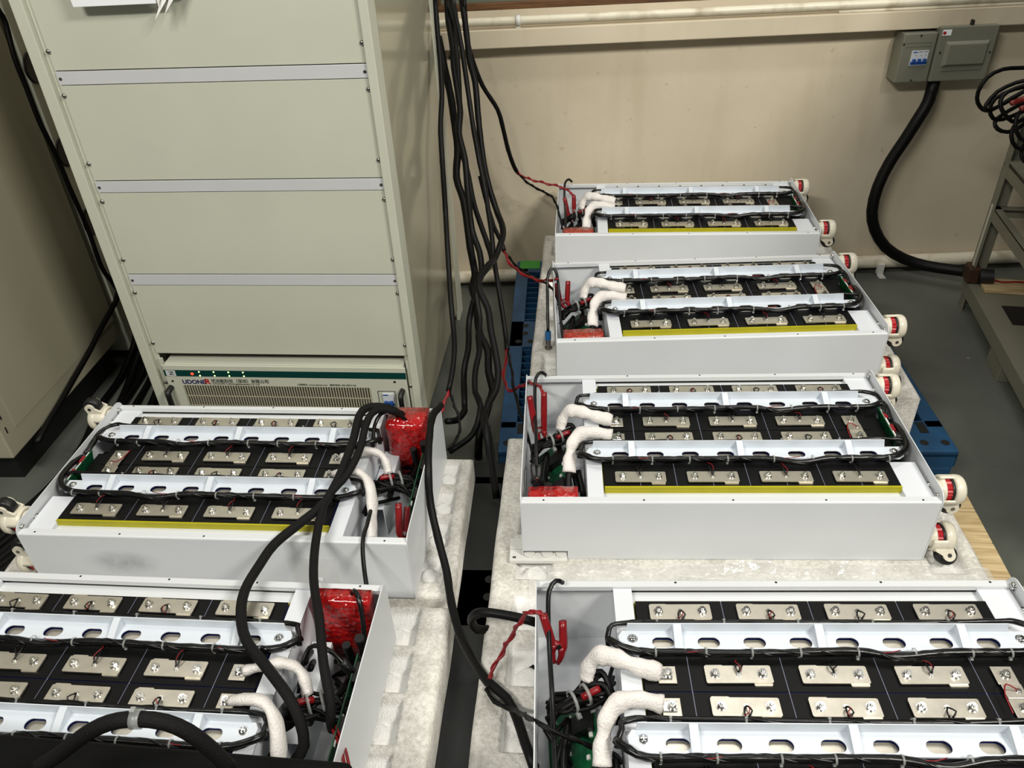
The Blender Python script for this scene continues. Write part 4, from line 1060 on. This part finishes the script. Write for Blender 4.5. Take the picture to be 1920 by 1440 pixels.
test_lead([(870, 0), (876, 69), (885.5, 111), (905, 161), (933, 205.5), (944, 244), (952, 278), (962, 308), (969, 322)], (2.66, 2.72), [(969, 322), (985.5, 333), (1016, 342), (1050, 350), (1066, 358), (1076, 366)], (2.72, 2.62),
          [(970, 324), (991, 344), (1016, 358), (1036, 370), (1046, 392), (1054, 425)], (2.72, 2.45), 'rightmost hanging lead with a red clamp in the pack closest to the wall',
          ([atY(1058.5, 371, 2.62), atY(1076, 366, 2.62)], atY(1071, 404, 2.60), atY(1074, 416, 2.59)))
ZS = lambda L: [atZ(*q) for q in L]
test_lead(ZS([(826, 760, .34), (821, 767, .365), (810, 782, .375), (804, 835, .365), (803, 880, .345), (807, 944, .285), (822, 1012, .235), (837, 1070, .205), (846, 1129, .196), (863, 1192, .20), (892, 1245.6, .225), (916, 1279.6, .239), (950, 1309, .240), (970, 1348, .240), (984, 1391, .240), (1002, 1440, .240)]), None,
          ZS([(916, 1273, .245), (925, 1254, .25), (940, 1226, .27), (960, 1190, .32), (985, 1152, .385), (1002, 1146, .405), (1018, 1156, .400)]), None,
          ZS([(912, 1290, .241), (926, 1316, .241), (965, 1331, .27), (1004, 1352, .396), (1057, 1380, .385), (1100, 1395, .36), (1150, 1416, .35), (1165, 1430, .34)]), None, 'long black lead over the foam gap with a red clamp in the nearest right pack',
          ([atY(1018, 1152, .86), atY(1055, 1164, .86)], atY(1046, 1210, .835), atY(1042, 1244, .82)), None, .0088)
hang('short_cable', [(925, 1286), (945, 1279), (975, 1264), (1003, 1251)], .91, .90, .0062, MT['cable'], 'short black cable end poking from the nearest right pack towards the lead joint')
hang('looped_cable', [(918, 1180), (895, 1180), (884, 1165), (890, 1152), (906, 1148), (940, 1152), (975, 1159), (1005, 1167)], .98, .93, .0088, MT['cable'], 'black cable loop between the pallets entering the nearest right pack')
hang('floor_cable', [(911, 800), (921, 861), (931, 934), (927, 1012), (919, 1080), (911, 1150), (900, 1220), (890, 1290)], 1.75, .95, .012, MT['cable'], 'black cable lying in the dark gap between left and right pallets')
# sleeved cables over the left packs
k1 = [(764, 800), (748, 776), (729, 766), (708, 762), (687, 765), (673.5, 779.6), (664, 819), (650, 859), (631, 904), (605, 946), (560, 983), (515, 1020), (487.5, 1058), (459, 1107), (452, 1154), (462, 1201), (497, 1247.5), (539, 1304), (562.5, 1351), (570, 1397.5), (553, 1428)]
kz = [.30, .36, .39, .405, .41, .41, .395, .385, .378, .375, .372, .372, .375, .375, .372, .372, .37, .365, .345, .31, .29]
tag(MB().tube([atZ(x, y, z) for (x, y), z in zip(k1, kz)], .0095, 10, step=.015).build('sleeved_cable', MT['sleeve_b']), 'black braided cable over both left packs, curving into the lower left pack', 'cable', 'braided cables over the left packs')
k2 = [(780, 812), (757, 780), (738, 772), (716, 767), (697, 775), (685, 800), (673.5, 845.6), (652, 888), (634, 909), (612, 935), (601, 968), (593, 1010), (589, 1043.5), (588, 1083), (592, 1120), (598, 1154), (607, 1247.5), (619, 1313), (620, 1351), (624, 1368)]
kz = [.30, .35, .39, .405, .41, .405, .39, .382, .378, .376, .374, .373, .373, .372, .372, .37, .36, .34, .31, .29]
kr = tag(MB().tube([atZ(x, y, z) for (x, y), z in zip(k2, kz)], .0085, 10, step=.015).build('sleeved_cable', MT['sleeve_b']), 'black braided cable dropping straight from the upper to the lower left pack, red wires below', 'cable', 'braided cables over the left packs')
rp = [atZ(x, y, z) for (x, y), z in zip([(621, 1362), (633, 1388), (642, 1415), (648, 1445)], [.30, .30, .32, .33])]
MB().tube(rp, .0028, 6).tube([q + Vector((.006, .002, .001)) for q in rp], .0026, 6).build('red_wire', MT['red_wire'], kr)
k3 = [(699, 838), (700, 815), (702.5, 798), (713, 777), (734, 770), (752, 780), (764.5, 792)]
tag(MB().tube([atZ(x, y, z) for (x, y), z in zip(k3, [.345, .36, .37, .385, .39, .37, .35])], .0048, 8, step=.01).build('thin_cable', MT['cable_g']), 'thin black cable arching from the bracket onto the tall red packet', 'cable')
k4 = [(748, 934), (722, 940), (700, 947), (693, 965), (688, 985), (682, 1003), (680, 1030), (683, 1068), (689, 1109)]
tag(MB().tube([atZ(x, y, z) for (x, y), z in zip(k4, [.27, .30, .32, .328, .335, .347, .342, .33, .31])], .0045, 8, step=.01).build('thin_cable', MT['cable_g']), 'thin black cable crossing the near rim of the upper left pack and hanging down', 'cable')
tk = tag(empty('loose_clamp', atZ(747, 946, .32)), 'upright red clamp handle in the bay of the upper left pack', 'clamp')
o = Vector(tk.location); clampA = atZ(747, 944, .335); clampB = atZ(764, 950, .31)
clamp(tk, 'handles', MT['red'], [clampA - o, clampB - o], atZ(754, 1000, .275) - o, atZ(757, 1014, .26) - o)
# dark plug cables over the red packet in lower left pack
q1 = [(660, 1118), (664, 1108), (672, 1120), (680, 1160), (684, 1200), (690, 1240)]
tag(MB().tube([atZ(x, y, z) for (x, y), z in zip(q1, [.345, .355, .36, .33, .30, .27])], .005, 8, step=.01).build('thin_cable', MT['cable_g']), 'thin black cable with boot over the red packet of the lower left pack', 'cable')
q2 = [(560, 1300), (566, 1250), (580, 1215), (600, 1212), (625, 1225), (645, 1245), (662, 1262)]
qq = tag(MB().tube([atZ(x, y, z) for (x, y), z in zip(q2, [.28, .31, .33, .335, .33, .315, .30])], .0042, 8, step=.01).build('thin_cable', MT['cable_g']), 'thin black cable looping to a plug in the lower left pack bay', 'cable')
MB().tube([atZ(640, 1240, .318), atZ(652, 1252, .305), atZ(668, 1270, .29)], lambda t: .009 - .001 * t, 10).build('plug', MT['rubber'], qq)

# cables at left between the cabinets
lc = [(-20, -10), (0, 24), (10, 42), (28, 110), (50, 165), (75, 230), (105, 290), (130, 350), (165, 430), (190, 500), (210, 528), (222, 545)]
tag(MB().tube([atX(x, y, -1.415) for x, y in lc], .0075, 8, step=.02).build('hanging_cable', MT['cable']), 'black cable hanging along the back edge of the far left cabinet', 'cable')
l2 = [(222, 545), (216, 567), (187.5, 619), (167, 660), (139, 709), (111, 758), (90, 792), (70, 830)]
tag(MB().tube([atX(x, y, -1.42) for x, y in l2], .0085, 8, step=.02).build('hanging_cable', MT['cable']), 'black cable sagging across the lower side of the far left cabinet', 'cable')
rnd = random.Random(21)
for i, (nm) in enumerate(['one nearest the left cabinet', 'second from the left cabinet', 'third from the left cabinet', 'middle one of the floor tangle', 'one passing the upper left caster', 'one closest to the test cabinet', 'one looping by the cabinet corner', 'lowest one running out of frame']):
    o0 = .035 * i
    pts = [(-1.40 + o0 * .8, 2.50, .35), (-1.41 + o0 * .8, 2.42, .10), (-1.42 + o0, 2.25, .014), (-1.40 + o0 + rnd.uniform(-.02, .02), 2.05, .012), (-1.39 + o0 + rnd.uniform(-.03, .03), 1.85, .012 + .01 * (i % 2)), (-1.40 + o0 * .7 + rnd.uniform(-.03, .03), 1.66, .012), (-1.46 + o0 * .7, 1.45, .012), (-1.56 + o0 * .6, 1.2, .012), (-1.62 + o0 * .6, .95, .012)]
    tag(MB().tube(pts, rnd.choice([.010, .012, .014]), 8, step=.02).build('floor_cable', MT['cable']), 'black cable on the floor left of the test cabinet, ' + nm, 'cable', 'floor cables between the cabinets')
